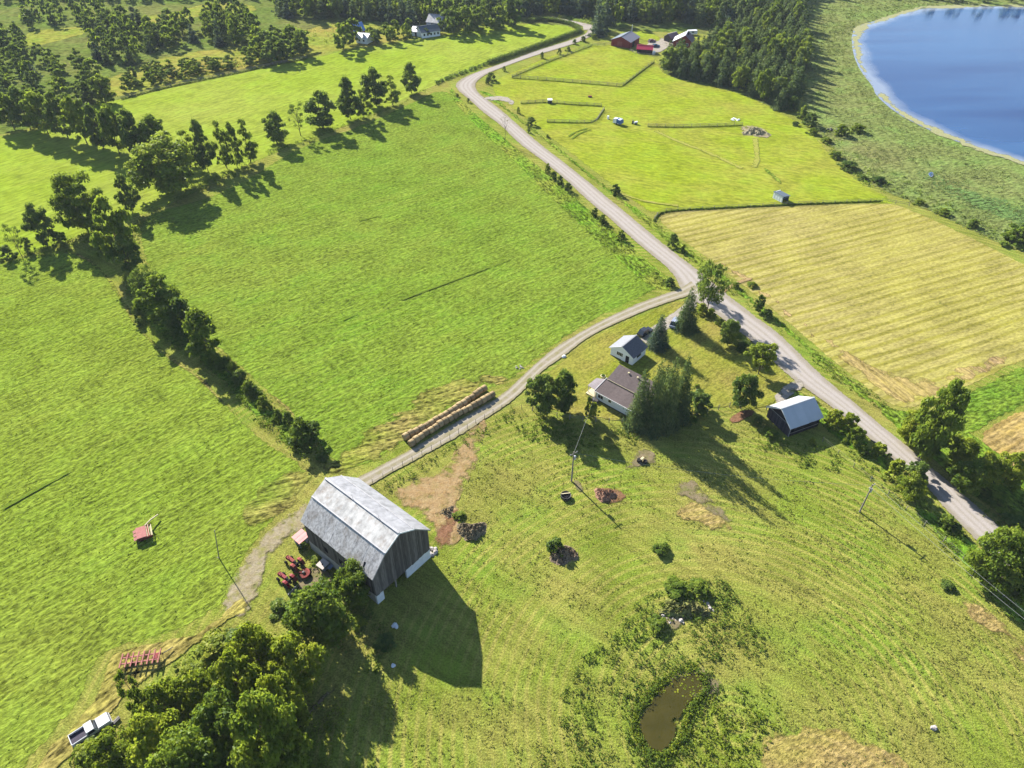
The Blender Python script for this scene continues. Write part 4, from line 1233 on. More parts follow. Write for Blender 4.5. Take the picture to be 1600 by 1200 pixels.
m_slate = plain('slate_roof', (0.055, 0.075, 0.10, 1), 0.7, 0.15, 0.8)
m_maroon = plain('maroon_roof', (0.15, 0.085, 0.095, 1), 0.7, 0.15, 0.8)
m_tyre = plain('black_rubber', (0.014, 0.013, 0.013, 1), 0.85, 0.3, 6.0, spec=0.15)
m_steel = plain('grey_steel', (0.20, 0.20, 0.20, 1), 0.5, 0.25, 4.0, spec=0.4)
m_dsteel = plain('dark_steel', (0.030, 0.028, 0.028, 1), 0.6, 0.3, 4.0, spec=0.3)
m_truck = plain('white_car_paint', (0.46, 0.47, 0.50, 1), 0.3, 0.04, 1.0, spec=0.5)
m_darkcar = plain('dark_car_paint', (0.02, 0.022, 0.03, 1), 0.25, 0.1, 1.0, spec=0.5)
m_bluecar = plain('dark_blue_car_paint', (0.02, 0.05, 0.11, 1), 0.25, 0.1, 1.0, spec=0.5)
m_wood = plain('grey_post_wood', (0.20, 0.18, 0.155, 1), 0.9, 0.3, 4.0, spec=0.1, orand=0.2)
m_darkwood = plain('dark_post_wood', (0.075, 0.066, 0.055, 1), 0.9, 0.3, 4.0, spec=0.05)
m_pole = plain('pole_wood', (0.16, 0.145, 0.13, 1), 0.9, 0.3, 3.0, spec=0.1)
m_wire = plain('wire', (0.22, 0.22, 0.22, 1), 0.5, 0.1, 1.0)
m_insul = plain('grey_transformer', (0.36, 0.37, 0.38, 1), 0.4, 0.1, 1.0)
m_straw = plain('round_bale_straw', (0.25, 0.185, 0.100, 1), 0.95, 0.45, 5.0, spec=0.05, orand=0.22, bump=1.0, streak=(1, 1, 1))
m_twine = plain('bale_end_straw', (0.17, 0.125, 0.075, 1), 0.95, 0.4, 5.0, spec=0.05, orand=0.15)
m_tarp = plain('blue_tarp', (0.03, 0.09, 0.26, 1), 0.5, 0.2, 2.0)
m_cream = plain('cream_paint', (0.42, 0.36, 0.22, 1), 0.7, 0.2, 3.0)
m_rock = plain('field_stone', (0.30, 0.27, 0.25, 1), 0.9, 0.3, 2.0, spec=0.1, orand=0.25, bump=0.6)
m_soil = plain('heap_soil', (0.13, 0.105, 0.066, 1), 0.95, 0.45, 2.0, spec=0.05, bump=1.0)
m_redsoil = plain('red_heap_soil', (0.20, 0.115, 0.078, 1), 0.95, 0.4, 2.0, spec=0.05, bump=1.0)
m_manure = plain('manure_heap', (0.060, 0.045, 0.034, 1), 0.95, 0.6, 1.5, spec=0.05, bump=1.0)


def frame_of(a, b):
    """ground frame: origin a, x towards b; returns origin, angle, length"""
    A_, B_ = G(*a), G(*b)
    d = B_ - A_
    return A_, math.atan2(d.y, d.x), d.length


def roof_panels(root, a, b, c, d, n, mat, t=0.05, name='roof_panel', jit=0.02):
    """slope a-b (lower edge), d-c (upper edge) cut into n sheets running up the slope; unit meshes kept separate"""
    a, b, c, d = map(Vector, (a, b, c, d))
    nrm = (b - a).cross(d - a).normalized()
    for i in range(n):
        s, e = i / n, (i + 1) / n - 0.012 / max(0.1, (b - a).length / n) * 0.02
        o = nrm * random.uniform(0, jit)
        lo = (a - d).normalized() * random.uniform(0, 0.06)
        MB().slab(a.lerp(b, s) + o + lo, a.lerp(b, e) + o + lo, d.lerp(c, e) + o, d.lerp(c, s) + o, t).build(name, mat, root)


# ---- the gambrel barn
o0, ang, W = frame_of((591, 944.5), (672.7, 871))
W = 12.45
Lb = 17.9
K = 1.167
barn = empty('gambrel_barn', o0, ang, 'large grey gambrel-roofed barn with pale worn metal roof and white block base', 'barn')
prof = [(0, 0), (0.0, 7.9), (2.95, 11.2), (6.25, 13.05), (9.35, 11.1), (12.45, 7.85), (12.45, 0)]
BASE = 2.5
# white block base in pieces: wall right of the opening, pillar left of it, long sides and back; dark stable inside
MB().box((9.6, 0.2, BASE / 2), (5.7, 0.4, BASE)).build('base_wall', m_whitewash, barn)
MB().box((0.75, 0.2, BASE / 2), (1.5, 0.4, BASE)).build('base_pillar', m_whitewash, barn)
MB().box((0.2, Lb / 2 + 0.2, BASE / 2), (0.4, Lb - 0.4, BASE)).build('base_wall', m_concrete, barn)
MB().box((12.25, Lb / 2 + 0.2, BASE / 2), (0.4, Lb - 0.4, BASE)).build('base_wall', m_concrete, barn)
MB().box((6.2, Lb - 0.2, BASE / 2), (11.6, 0.4, BASE)).build('base_wall', m_concrete, barn)
MB().box((4.1, 0.12, BASE - 0.14), (5.2, 0.24, 0.28)).build('lintel_beam', m_grey_board, barn)
MB().box((4.3, 0.14, BASE / 2), (0.22, 0.2, BASE - 0.3)).build('post', m_wood, barn)
MB().box((6.2, Lb / 2, BASE + 0.05), (11.4, Lb - 1, 0.1)).build('hay_floor', m_dark, barn)


def barn_top(x):
    for (x0, z0), (x1, z1) in zip(prof[1:6], prof[2:6]):
        if x0 <= x <= x1:
            return z0 + (z1 - z0) * (x - x0) / (x1 - x0)
    return 7.9


nb = 32
for gable_y, sgn in ((-0.02, 1), (Lb + 0.02, -1)):
    for i in range(nb):
        x0, x1 = W * i / nb + 0.012, W * (i + 1) / nb - 0.012
        lo = BASE - random.uniform(0.05, 0.22)
        y0 = gable_y + random.uniform(-0.02, 0.02)
        top = [(x1, barn_top(x1) - 0.05), (x0, barn_top(x0) - 0.05)]
        for kx, kz in prof[2:5]:
            if x0 < kx < x1:
                top.insert(1, (kx, kz - 0.05))
        MB().prism([(x0, lo), (x1, lo)] + top, y0 - 0.03, y0 + 0.03).build('wall_board', m_grey_board, barn)
for side_x in (-0.02, W + 0.02):
    n2 = 40
    for i in range(n2):
        y0, y1 = Lb * i / n2 + 0.012, Lb * (i + 1) / n2 - 0.012
        MB().box((side_x + random.uniform(-0.02, 0.02), (y0 + y1) / 2, (BASE + 7.8) / 2 - random.uniform(0, 0.1)), (0.06, y1 - y0, 7.8 - BASE)).build('wall_board', m_grey_board, barn)
MB().box((W / 2, Lb / 2, BASE + 2.6), (W - 0.3, Lb - 0.3, 5.0)).build('inner_lining', m_dark, barn)
oy = 0.35
pr = [(-0.35, 7.62)] + prof[2:5] + [(W + 0.35, 7.57)]
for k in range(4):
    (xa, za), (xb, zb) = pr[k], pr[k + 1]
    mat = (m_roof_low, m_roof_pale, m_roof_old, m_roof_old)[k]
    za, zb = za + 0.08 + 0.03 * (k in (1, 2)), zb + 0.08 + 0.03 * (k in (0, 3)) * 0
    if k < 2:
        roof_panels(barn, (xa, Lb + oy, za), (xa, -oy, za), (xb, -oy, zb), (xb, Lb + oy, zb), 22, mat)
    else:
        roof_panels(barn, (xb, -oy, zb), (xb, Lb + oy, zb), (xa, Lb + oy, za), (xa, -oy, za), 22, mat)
    MB().slab((xb, -oy - 0.02, zb + 0.06), (xb, -oy - 0.06, zb - 0.2), (xa, -oy - 0.06, za - 0.2), (xa, -oy - 0.02, za + 0.06), 0.04).build('bargeboard', m_whitetrim if k in (1, 2) else m_steel, barn)
MB().box((6.25, Lb / 2, 13.22), (0.35, Lb + 0.7, 0.08)).build('ridge_cap', m_roof_old, barn)
MB().box((2.95, Lb / 2, 11.36), (0.22, Lb + 0.7, 0.07)).build('roof_flashing', m_roof_old, barn)
MB().box((9.35, Lb / 2, 11.26), (0.22, Lb + 0.7, 0.07)).build('roof_flashing', m_roof_old, barn)
for ty in (4.5, 11.0):
    MB().tube([(6.25, ty, 13.2), (6.25, ty, 14.2)], [0.03, 0.02], 5).build('lightning_rod', m_steel, barn)
MB().box((0.45, 2.3, 8.6), (0.9, 0.35, 0.06), 0.3, 0, -0.85).build('loose_sheet', m_dsteel, barn)
for yy in (4.0, 8.5, 12.5):
    MB().box((-0.07, yy, 4.3), (0.05, 1.0, 1.2)).build('side_window', m_dark, barn)


def gable_building(name, a, b, depth, wall_h, ridge_h, label, cat, wall, roof_a, roof_b, over=0.4, panels=6, group=None, gable_mat=None, flip=1, skirt=None, ridge_x=0.5, trim=None, frame=None):
    """gable wall a-b faces the viewer; the building runs back 'depth' from it. local x along the gable, y = back"""
    o, ang, W = frame or frame_of(a, b)
    r = empty(name, o, ang, label, cat, group)
    D = depth
    x = W * ridge_x
    MB().add([(0, 0, 0), (W, 0, 0), (W, 0, wall_h), (x, 0, ridge_h), (0, 0, wall_h), (0, 0.15, 0), (W, 0.15, 0), (W, 0.15, wall_h), (x, 0.15, ridge_h), (0, 0.15, wall_h)],
             [(0, 1, 2, 3, 4), (9, 8, 7, 6, 5), (0, 5, 6, 1), (1, 6, 7, 2), (2, 7, 8, 3), (3, 8, 9, 4), (4, 9, 5, 0)]).build('gable_wall', gable_mat or wall, r)
    MB().add([(0, D, 0), (W, D, 0), (W, D, wall_h), (x, D, ridge_h), (0, D, wall_h), (0, D - .15, 0), (W, D - .15, 0), (W, D - .15, wall_h), (x, D - .15, ridge_h), (0, D - .15, wall_h)],
             [(4, 3, 2, 1, 0), (5, 6, 7, 8, 9), (1, 6, 5, 0), (2, 7, 6, 1), (3, 8, 7, 2), (4, 9, 8, 3), (0, 5, 9, 4)]).build('gable_wall', wall, r)
    MB().box((0.075, D / 2, wall_h / 2), (0.15, D - 0.3, wall_h)).build('side_wall', wall, r)
    MB().box((W - 0.075, D / 2, wall_h / 2), (0.15, D - 0.3, wall_h)).build('side_wall', wall, r)
    sl_a = (ridge_h - wall_h) / x
    sl_b = (ridge_h - wall_h) / (W - x)
    e = over
    roof_panels(r, (-e, D + e, wall_h - e * sl_a + .06), (-e, -e, wall_h - e * sl_a + .06), (x, -e, ridge_h + .06), (x, D + e, ridge_h + .06), panels, roof_a, 0.07, 'roof_panel', 0.008)
    roof_panels(r, (W + e, -e, wall_h - e * sl_b + .06), (W + e, D + e, wall_h - e * sl_b + .06), (x, D + e, ridge_h + .06), (x, -e, ridge_h + .06), panels, roof_b, 0.07, 'roof_panel', 0.008)
    MB().box((x, D / 2, ridge_h + 0.10), (0.3, D + 2 * e, 0.06)).build('ridge_cap', roof_a, r)
    if trim:
        for (x0, z0, x1, z1) in ((-e, wall_h - e * sl_a, x, ridge_h), (W + e, wall_h - e * sl_b, x, ridge_h)):
            MB().slab((x0, -e - .03, z0 + .08), (x1, -e - .03, z1 + .08), (x1, -e - .03, z1 - .12), (x0, -e - .03, z0 - .12), 0.03).build('bargeboard', trim, r)
    return r, W, D


def window(r, c, s, rz=0.0, panes=2, frame=None):
    """s: width, height; thin box proud of the wall"""
    f = MB().box(c, (s[0] + 0.16, 0.06, s[1] + 0.16), rz).build('window', frame or m_whitetrim, r)
    n = Vector((math.sin(rz), -math.cos(rz), 0)) * 0.035
    u = Vector((math.cos(rz), math.sin(rz), 0))
    for i in range(panes):
        t = (i + 0.5) / panes - 0.5
        cc = Vector(c) + n + u * t * s[0]
        MB().box(cc, (s[0] / panes - 0.06, 0.04, s[1]), rz).build('pane', m_glass, f)
    return f


# ---- white garage
gar, W, D = gable_building('white_garage', (953.5, 554.4), (987.6, 571), 5.6, 2.45, 4.15, 'small white garage with grey shingle roof beside the gravel driveway', 'garage', m_white, plain('pale_grey_shingles', (0.17, 0.175, 0.19, 1), 0.85, 0.15, 2.0, spec=0.1), m_shingle_g, 0.35, 5, trim=m_whitetrim)
window(gar, (W * .42, -0.03, 1.6), (1.7, 0.9), panes=4)
dr = MB().box((W * .76, -0.03, 1.0), (0.95, 0.06, 2.0)).build('door', m_dark, gar)
MB().box((W * .76 + .3, -0.08, 1.0), (0.1, 0.05, 0.1)).build('handle', m_steel, dr)
window(gar, (W + 0.03, D * .45, 1.5), (1.8, 0.7), R(90), 3)
for i in range(9):
    MB().box((W / 2, -0.016, 0.18 + i * 0.26), (W - 0.02, 0.03, 0.235)).build('siding_board', m_white, gar)
    MB().box((W + 0.016, D / 2, 0.18 + i * 0.26), (0.03, D - 0.02, 0.235)).build('siding_board', m_white, gar)
MB().box((W * .25, -0.06, 0.1), (W * 0.5, 0.08, 0.2)).build('footing', m_dsteel, gar)

# ---- house: low addition in front, taller main part behind
o, ang, L = frame_of((931.4, 624.5), (979.7, 651))
hs = empty('farmhouse', o, ang, 'white farmhouse with brown shingle roofs partly hidden by tall spruces', 'house')
LX = L + 4.2
MB().box((LX / 2, 2.0, 1.35), (LX, 4.0, 2.7)).build('wall', m_white, hs)
MB().box((LX / 2 + 0.4, 6.6, 1.75), (LX - 0.8, 5.2, 3.5)).build('wall', m_white, hs)
MB().box((LX / 2, -0.02, 0.16), (LX - 0.1, 0.06, 0.32)).build('foundation', m_dsteel, hs)
# low roof over the addition
for i in range(8):
    x0, x1 = -0.4 + (LX + 0.8) * i / 8, -0.4 + (LX + 0.8) * (i + 1) / 8 - 0.01
    z0 = 2.62 + random.uniform(0, .012)
    MB().slab((x0, -0.45, z0), (x1, -0.45, z0), (x1, 4.15, z0 + 0.92), (x0, 4.15, z0 + 0.92), 0.1).build('roof_section', m_shingle_b, hs)
    z1 = 3.72 + random.uniform(0, .012)
    MB().slab((x0 + .3, 3.75, z1), (x1 + .3, 3.75, z1), (x1 + .3, 8.3, z1 + 1.45), (x0 + .3, 8.3, z1 + 1.45), 0.1).build('roof_section', m_shingle_b, hs)
    MB().slab((x1 + .3, 9.6, z1 - 0.15), (x0 + .3, 9.6, z1 - 0.15), (x0 + .3, 8.31, z1 + 1.45), (x1 + .3, 8.31, z1 + 1.45), 0.1).build('roof_section', m_shingle_b, hs)
for xx in (0.8, LX - 0.8):
    s_ = 0.25 if xx < 2 else LX - 0.05
    MB().add([(0.4 if xx < 2 else LX, 4.0, 3.5), (0.4 if xx < 2 else LX, 9.2, 3.5), (0.4 if xx < 2 else LX, 8.3, 4.95),
              (0.55 if xx < 2 else LX - .15, 4.0, 3.5), (0.55 if xx < 2 else LX - .15, 9.2, 3.5), (0.55 if xx < 2 else LX - .15, 8.3, 4.95)],
             [(0, 1, 2), (5, 4, 3), (0, 3, 4, 1), (1, 4, 5, 2), (2, 5, 3, 0)]).build('gable_infill', m_white, hs)
MB().box((LX / 2, -0.47, 2.6), (LX + 0.8, 0.06, 0.16)).build('gutter', m_whitetrim, hs)
MB().slab((-0.46, -0.46, 2.72), (-0.40, -0.46, 2.72), (-0.40, 4.15, 3.66), (-0.46, 4.15, 3.66), 0.14).build('bargeboard', m_whitetrim, hs)
MB().box((LX / 2 + .3, 3.74, 3.68), (LX + 0.8, 0.06, 0.14)).build('eave_board', m_cream, hs)
for xx, yy in ((3.2, 7.2), (5.6, 7.2)):
    MB().lathe((xx, yy, 4.75), (0, 0, 1), [(0, 0.12), (0.35, 0.12), (0.36, 0.24), (0.5, 0.2)], 10).build('roof_vent', m_cream, hs)
window(hs, (3.6, -0.03, 1.75), (0.75, 0.8), panes=1)
window(hs, (1.1, -0.03, 1.5), (1.4, 0.9), panes=2)
for i in range(10):
    MB().box((LX / 2, -0.017, 0.4 + i * 0.235), (LX - 0.02, 0.03, 0.21)).build('siding_board', m_white, hs)
# porch on the left end
MB().slab((-2.9, 0.4, 2.35), (-0.46, 0.0, 2.62), (-0.46, 3.9, 3.3), (-2.7, 3.4, 2.75), 0.1).build('porch_roof', plain('porch_shingles', (0.17, 0.15, 0.155, 1), 0.9, 0.2, 2.0, spec=0.1), hs)
for xx, yy in ((-2.7, 0.6), (-2.6, 3.1), (-0.7, 0.3)):
    MB().box((xx, yy, 1.15), (0.12, 0.12, 2.3)).build('porch_post', m_whitetrim, hs)
MB().box((-1.5, 1.7, 0.2), (2.9, 3.4, 0.4)).build('porch_deck', m_cream, hs)
MB().box((-0.2, 0.55, 1.05), (0.35, 1.0, 2.0)).build('entry_panel', m_cream, hs)
MB().box((0.2, -0.7, 0.35), (1.6, 0.9, 0.7)).build('side_step', m_dsteel, hs)

# small things round the house
t = empty('garden_urn', G(942, 590), 0, 'pale round planter by the back corner of the house', 'planter')
MB().lathe((0, 0, 0), (0, 0, 1), [(0, .35), (.3, .5), (.6, .62), (.62, .5)], 12).build('bowl', m_cream, t)
MB().lathe((0, 0, .62), (0, 0, 1), [(0, .45), (.2, .4), (.35, .2)], 10).build('plant', f_weed, t)

# ---- dark drive shed with bright metal roof
shd, W, D = gable_building('drive_shed', (1197.5, 651), (1231, 682.5), 8.0, 2.95, 5.3, 'black board shed with shiny metal roof beside the gravel road', 'shed', m_blackboard, m_roof_light, m_roof_light, 0.45, 9, trim=m_whitetrim)
n = 18
for i in range(n):
    x0 = W * i / n
    MB().box((x0 + W / n / 2, -0.035, 1.45), (W / n - 0.025, 0.05, 2.8 + random.uniform(-.06, .06))).build('wall_board', m_dgrey_board, shd)
MB().box((W / 2, -0.08, 2.95), (W, 0.06, 0.12)).build('gable_rail', m_steel, shd)
MB().box((W + 0.03, 0.03, 1.45), (0.14, 0.14, 2.9)).build('corner_board', m_steel, shd)
MB().box((W + 0.06, D * .5, 0.9), (0.06, D * .95, 0.10)).build('side_rail', m_steel, shd)
n = 20
for i in range(n):
    MB().box((W + 0.035, D * (i + .5) / n, 1.4), (0.05, D / n - 0.03, 2.7)).build('wall_board', m_blackboard, shd)

# ---- red-roofed milk shed beside the barn
o, ang, W = frame_of((460.5, 847.5), (473, 858.5))
W = 2.0
ms = empty('small_shed', o, ang, 'small blue-grey shed with faded red metal roof at the barn wall', 'shed')
MB().box((W / 2, 0.95, 0.8), (W, 1.9, 1.6)).build('walls', m_bluegrey, ms)
for i in range(5):
    x0, x1 = -.2 + (W + .4) * i / 5, -.2 + (W + .4) * (i + 1) / 5 - .012
    MB().slab((x0, -.25, 1.6 + .02 * (i % 2)), (x1, -.25, 1.6 + .02 * (i % 2)), (x1, 2.1, 1.82 + .02 * (i % 2)), (x0, 2.1, 1.82 + .02 * (i % 2)), 0.05).build('roof_sheet', m_redroof, ms)
MB().box((W * .5, -0.03, 0.75), (0.8, 0.05, 1.4)).build('door', m_slate, ms)
# ---- white box hut
o, ang, W = frame_of((498, 887), (512, 897))
hu = empty('box_hut', o, ang, 'low white flat-topped hut beside bushes at the barn', 'hut')
MB().box((0.75, 0.65, 0.55), (1.5, 1.3, 1.1)).build('walls', m_bluegrey, hu)
MB().box((0.75, 0.5, 1.15), (1.7, 1.7, 0.08), 0, 0.08).build('roof', plain('cream_roof', (0.36, 0.31, 0.28, 1), 0.8, 0.1, 2.0), hu)
MB().box((0.8, 0.4, 1.22), (0.2, 0.25, 0.06)).build('hatch', m_dark, hu)
MB().box((1.9, 1.2, 0.6), (0.7, 1.2, 0.08), 0.1).build('side_lid', m_bluegrey, hu)

# ------------------------------------------------------------------ farm machines
def wheel(parent, c, r, w, axis=(1, 0, 0), rimmat=None, name='wheel'):
    ax = Vector(axis).normalized()
    c = Vector(c) - ax * w / 2
    t = MB().lathe(c, ax, [(0, r * .62), (0, r * .93), (w * .18, r), (w * .82, r), (w, r * .93), (w, r * .62)], 16).build(name, m_tyre, parent)
    MB().lathe(c - ax * 0.0, ax, [(w * .15, r * .60), (w * .2, r * .62), (w * .8, r * .62), (w * .85, r * .60), (w * .86, r * .2)], 12).build('rim', rimmat or m_redrust, t)
    return t


def tractor(front, rear, label, paint, faded):
    a, b_ = G(*rear), G(*front)
    d = b_ - a
    r = empty('tractor', a, math.atan2(d.y, d.x), label, 'tractor', 'red tractors parked by the barn')
    L = 2.25       # wheelbase, local x forward from the rear axle
    MB().box((1.55, 0, 1.12), (1.9, 0.62, 0.62), taper=0.86).build('hood', paint, r)
    MB().box((2.55, 0, 1.08), (0.12, 0.62, 0.66)).build('grille', faded, r)
    MB().box((1.1, 0, 0.75), (2.9, 0.42, 0.4)).build('chassis', m_dsteel, r)
    for s in (-1, 1):
        wheel(r, (0, s * 0.82, 0.78), 0.78, 0.42, (0, 1, 0), faded)
        wheel(r, (L, s * 0.66, 0.42), 0.42, 0.24, (0, 1, 0), faded)
        f = MB()
        for k in range(5):
            a0 = R(20 + k * 30)
            f.box((-math.cos(a0) * 0.86 + 0.0, s * 0.80, 0.78 + math.sin(a0) * 0.86), (0.5, 0.52, 0.05), 0, 0, a0 - R(90))
        f.build('fender', paint, r)
        MB().box((2.62, s * .24, 1.2), (0.05, 0.14, 0.14)).build('headlight', m_whitetrim, r)
    MB().box((0.0, 0, 1.15), (0.5, 0.5, 0.12)).box((-0.24, 0, 1.4), (0.1, 0.5, 0.42)).build('seat', m_tyre, r)
    st = MB().lathe((0.45, 0, 1.45), (-.4, 0, 1), [(0, .20), (.04, .22), (.05, .2)], 12).build('steering_wheel', m_dsteel, r)
    MB().tube([(0.45, 0, 1.45), (0.7, 0, 1.1)], 0.03, 6).build('column', m_dsteel, st)
    MB().tube([(1.7, 0.18, 1.4), (1.7, 0.18, 2.1)], 0.05, 6).build('exhaust_pipe', m_dsteel, r)
    MB().box((-0.75, 0, 0.55), (0.8, 0.08, 0.08)).box((-0.7, .35, .5), (.8, .07, .07)).box((-0.7, -.35, .5), (.8, .07, .07)).build('hitch', m_dsteel, r)
    return r


tr1 = tractor((431, 897), (454, 913), 'bright red tractor nearest the field with a grey blade behind it', m_red, m_redp)
tr2 = tractor((446, 873), (466, 887), 'older faded red tractor nearest the red roofed shed', m_redp, m_redrust)
# rotary rake behind the second tractor
rr = empty('rotary_mower', G(476, 899), 0.3, 'red round-backed rotary mower behind the faded tractor', 'farm mower')
dk = MB()
for k in range(9):
    a0, a1 = R(-110 + k * 22), R(-110 + (k + 1) * 22)
    for r0, r1, z0, z1 in ((1.0, 1.05, 0.35, 0.75),):
        dk.add([(math.cos(a0) * r0, math.sin(a0) * r0, z0), (math.cos(a1) * r0, math.sin(a1) * r0, z0), (math.cos(a1) * r1, math.sin(a1) * r1, z1), (math.cos(a0) * r1, math.sin(a0) * r1, z1),
                (math.cos(a0) * .72, math.sin(a0) * .72, z1 + .05), (math.cos(a1) * .72, math.sin(a1) * .72, z1 + .05)], [(0, 1, 2, 3), (3, 2, 5, 4)])
dk.build('deck_rim', m_redp, rr)
MB().box((0.0, 0, 0.72), (1.5, 1.5, 0.08), 0.4).build('deck', m_redrust, rr)
MB().lathe((0, 0, .76), (0, 0, 1), [(0, .3), (.25, .26), (.3, .1)], 10).build('gearbox', m_dsteel, rr)
MB().tube([(-1.6, 0.5, 0.8), (-0.6, 0.2, 0.9), (0.2, 0, 1.0)], 0.07, 6).build('drawbar', m_redp, rr)
wheel(rr, (0.9, -0.7, 0.28), 0.28, 0.15, (0, 1, 0))
wheel(rr, (0.9, 0.7, 0.28), 0.28, 0.15, (0, 1, 0))
bl_ = empty('grader_blade', G(458, 925), ang_px((452, 927), (463, 915)), 'grey grader blade lying behind the bright red tractor', 'blade')
MB().box((0, 0, 0.35), (2.0, 0.12, 0.5), 0, -0.3).build('blade', m_steel, bl_)
MB().box((0, 0.5, 0.5), (0.12, 1.0, 0.12)).box((0, .9, .75), (.9, .08, .6)).build('mount', m_dsteel, bl_)

# disc mower in the hay field
mw = empty('haybine', G(226, 841), ang_px((214, 838), (245, 827)), 'faded red pull-type hay mower standing in the left hay field', 'hay mower')
mw.location = G(227.5, 837)
mw.scale = (1.22, 1.15, 1.1)
MB().box((-0.35, 0.1, 0.98), (1.35, 2.4, 0.14), 0, 0, 0.06).build('crop_shield', m_pinkred, mw)
MB().box((-0.35, 0.1, 0.6), (1.25, 2.3, 0.6)).build('body', m_redrust, mw)
for yy in (-0.75, 0.05, 0.85):
    MB().box((-1.2, yy, 0.8), (0.55, 0.62, 0.12), 0, 0, -0.25).build('rear_deflector', plain('pale_pink_paint', (0.24, 0.10, 0.09, 1), 0.75, 0.2, 3, spec=.1), mw)
MB().tube([(0.62, -1.15, 0.75), (0.62, 1.3, 0.75)], 0.16, 10).build('reel', m_redp, mw)
for k in range(5):
    a0 = k * 1.2566
    MB().box((0.62 + math.cos(a0) * .27, 0.1, 0.75 + math.sin(a0) * .27), (0.06, 2.4, 0.06)).build('reel_bar', m_cream, mw)
MB().tube([(1.05, -1.2, 0.85), (1.05, 1.35, 0.85)], 0.07, 6).build('front_bar', m_cream, mw)
for yy in (-1.2, 1.3):
    MB().box((0.4, yy, 0.7), (1.4, 0.08, 0.5)).build('side_plate', m_redrust, mw)
MB().tube([(0.3, 1.35, 0.9), (1.2, 2.2, 0.9), (2.3, 3.0, 0.65)], 0.11, 8).build('drawbar', m_cream, mw)
for yy in (-0.9, 1.0):
    wheel(mw, (-0.6, yy, 0.36), 0.36, 0.2, (0, 1, 0))

# field cultivator
cu = empty('cultivator', G(221, 1040), ang_px((187, 1044), (257, 1034)), 'rust-red cultivator frame with many cross bars in trampled grass', 'cultivator')
CL = 5.9
for k, yy in enumerate((0.15, 1.15)):
    MB().box((0, yy, 0.95), (CL, 0.18, 0.16)).build('main_rail', m_pinkred, cu)
for i in range(8):
    x0 = -CL / 2 + CL * (i + .15) / 7.3
    MB().box((x0, 0.65, 1.05), (0.17, 2.4, 0.15)).build('cross_bar', m_pinkred, cu)
    for yy in (-0.35, 0.6, 1.6):
        MB().tube([(x0, yy, 1.0), (x0, yy - .25, 0.7), (x0, yy - .05, 0.35), (x0, yy + .12, 0.02)], 0.035, 5).build('tine', m_dsteel, cu)
for x0 in (-1.5, 1.7):
    wheel(cu, (x0, 0.65, 0.33), 0.33, 0.2, (1, 0, 0))
MB().box((2.25, 0.7, 1.02), (0.7, 0.9, 0.1)).build('centre_plate', m_red, cu)
MB().box((-2.0, 1.4, 1.02), (0.6, 0.35, 0.1)).build('side_plate', m_redrust, cu)
MB().tube([(2.6, 0.9, 0.8), (3.6, 1.5, 0.6), (4.4, 2.2, 0.5)], 0.07, 6).build('drawbar', m_dsteel, cu)

# old pickup
pu = empty('pickup_truck', G(114, 1163), ang_px((114, 1163), (173, 1125)), 'white pickup truck with dark empty bed parked at the grove edge', 'pickup truck')
pl = (G(174, 1124.5) - G(114, 1163)).length
sx = pl / 5.2
pu.scale = (sx, sx, sx)
w2 = 0.92
body = MB()
body.box((2.6, 0, 0.68), (5.2, 1.84, 0.36))
body.build('lower_body', m_truck, pu)
MB().box((4.35, 0, 1.0), (1.65, 1.78, 0.3), taper=0.93).build('hood', m_truck, pu)
MB().add([(2.0, -w2, .86), (3.55, -w2, .86), (3.1, -.78, 1.62), (2.1, -.78, 1.62), (2.0, w2, .86), (3.55, w2, .86), (3.1, .78, 1.62), (2.1, .78, 1.62)],
         [(0, 1, 2, 3), (7, 6, 5, 4), (3, 2, 6, 7), (0, 3, 7, 4), (1, 0, 4, 5), (2, 1, 5, 6)]).build('cab', m_truck, pu)
MB().slab((3.5, -.8, 1.0), (3.5, .8, 1.0), (3.14, .72, 1.6), (3.14, -.72, 1.6), -0.03).build('windshield', m_glass, pu)
MB().slab((2.03, .74, 1.05), (2.03, -.74, 1.05), (2.1, -.7, 1.55), (2.1, .7, 1.55), -0.03).build('rear_window', m_glass, pu)
for s in (-1, 1):
    MB().box((1.0, s * .88, 1.0), (2.0, 0.08, 0.44)).build('bed_side', m_truck, pu)
    MB().slab((2.2, s * .905, 1.0), (3.2, s * .905, 1.0), (3.0, s * .80, 1.52), (2.25, s * .80, 1.52), 0.02 * -s).build('side_window', m_glass, pu)
    for xx in (0.95, 4.2):
        wheel(pu, (xx, s * .82, .36), .36, .24, (0, 1, 0), m_steel)
    MB().box((5.2, s * .68, .86), (.06, .26, .18)).build('headlight', m_glass, pu)
MB().box((0.04, 0, 1.0), (0.08, 1.76, 0.44)).build('tailgate', m_truck, pu)
MB().box((1.0, 0, 0.87), (1.9, 1.68, 0.03)).build('bed_floor', plain('bed_liner', (0.025, 0.02, 0.035, 1), 0.8, 0.4, 3), pu)
MB().box((5.26, 0, .55), (.14, 1.8, .2)).build('bumper', m_steel, pu)
MB().box((5.22, 0, .86), (.05, 1.0, .2)).build('grille', m_dsteel, pu)
pk = empty('plank_stack', G(182, 1129), ang_px((176, 1134), (188, 1122)), 'dark weathered plank lying in front of the white pickup', 'plank')
MB().box((0, 0, .3), (1.4, .28, .12)).build('board', m_dsteel, pk)
MB().box((0.1, 0.32, .26), (1.3, .2, .12)).build('board', m_wood, pk)


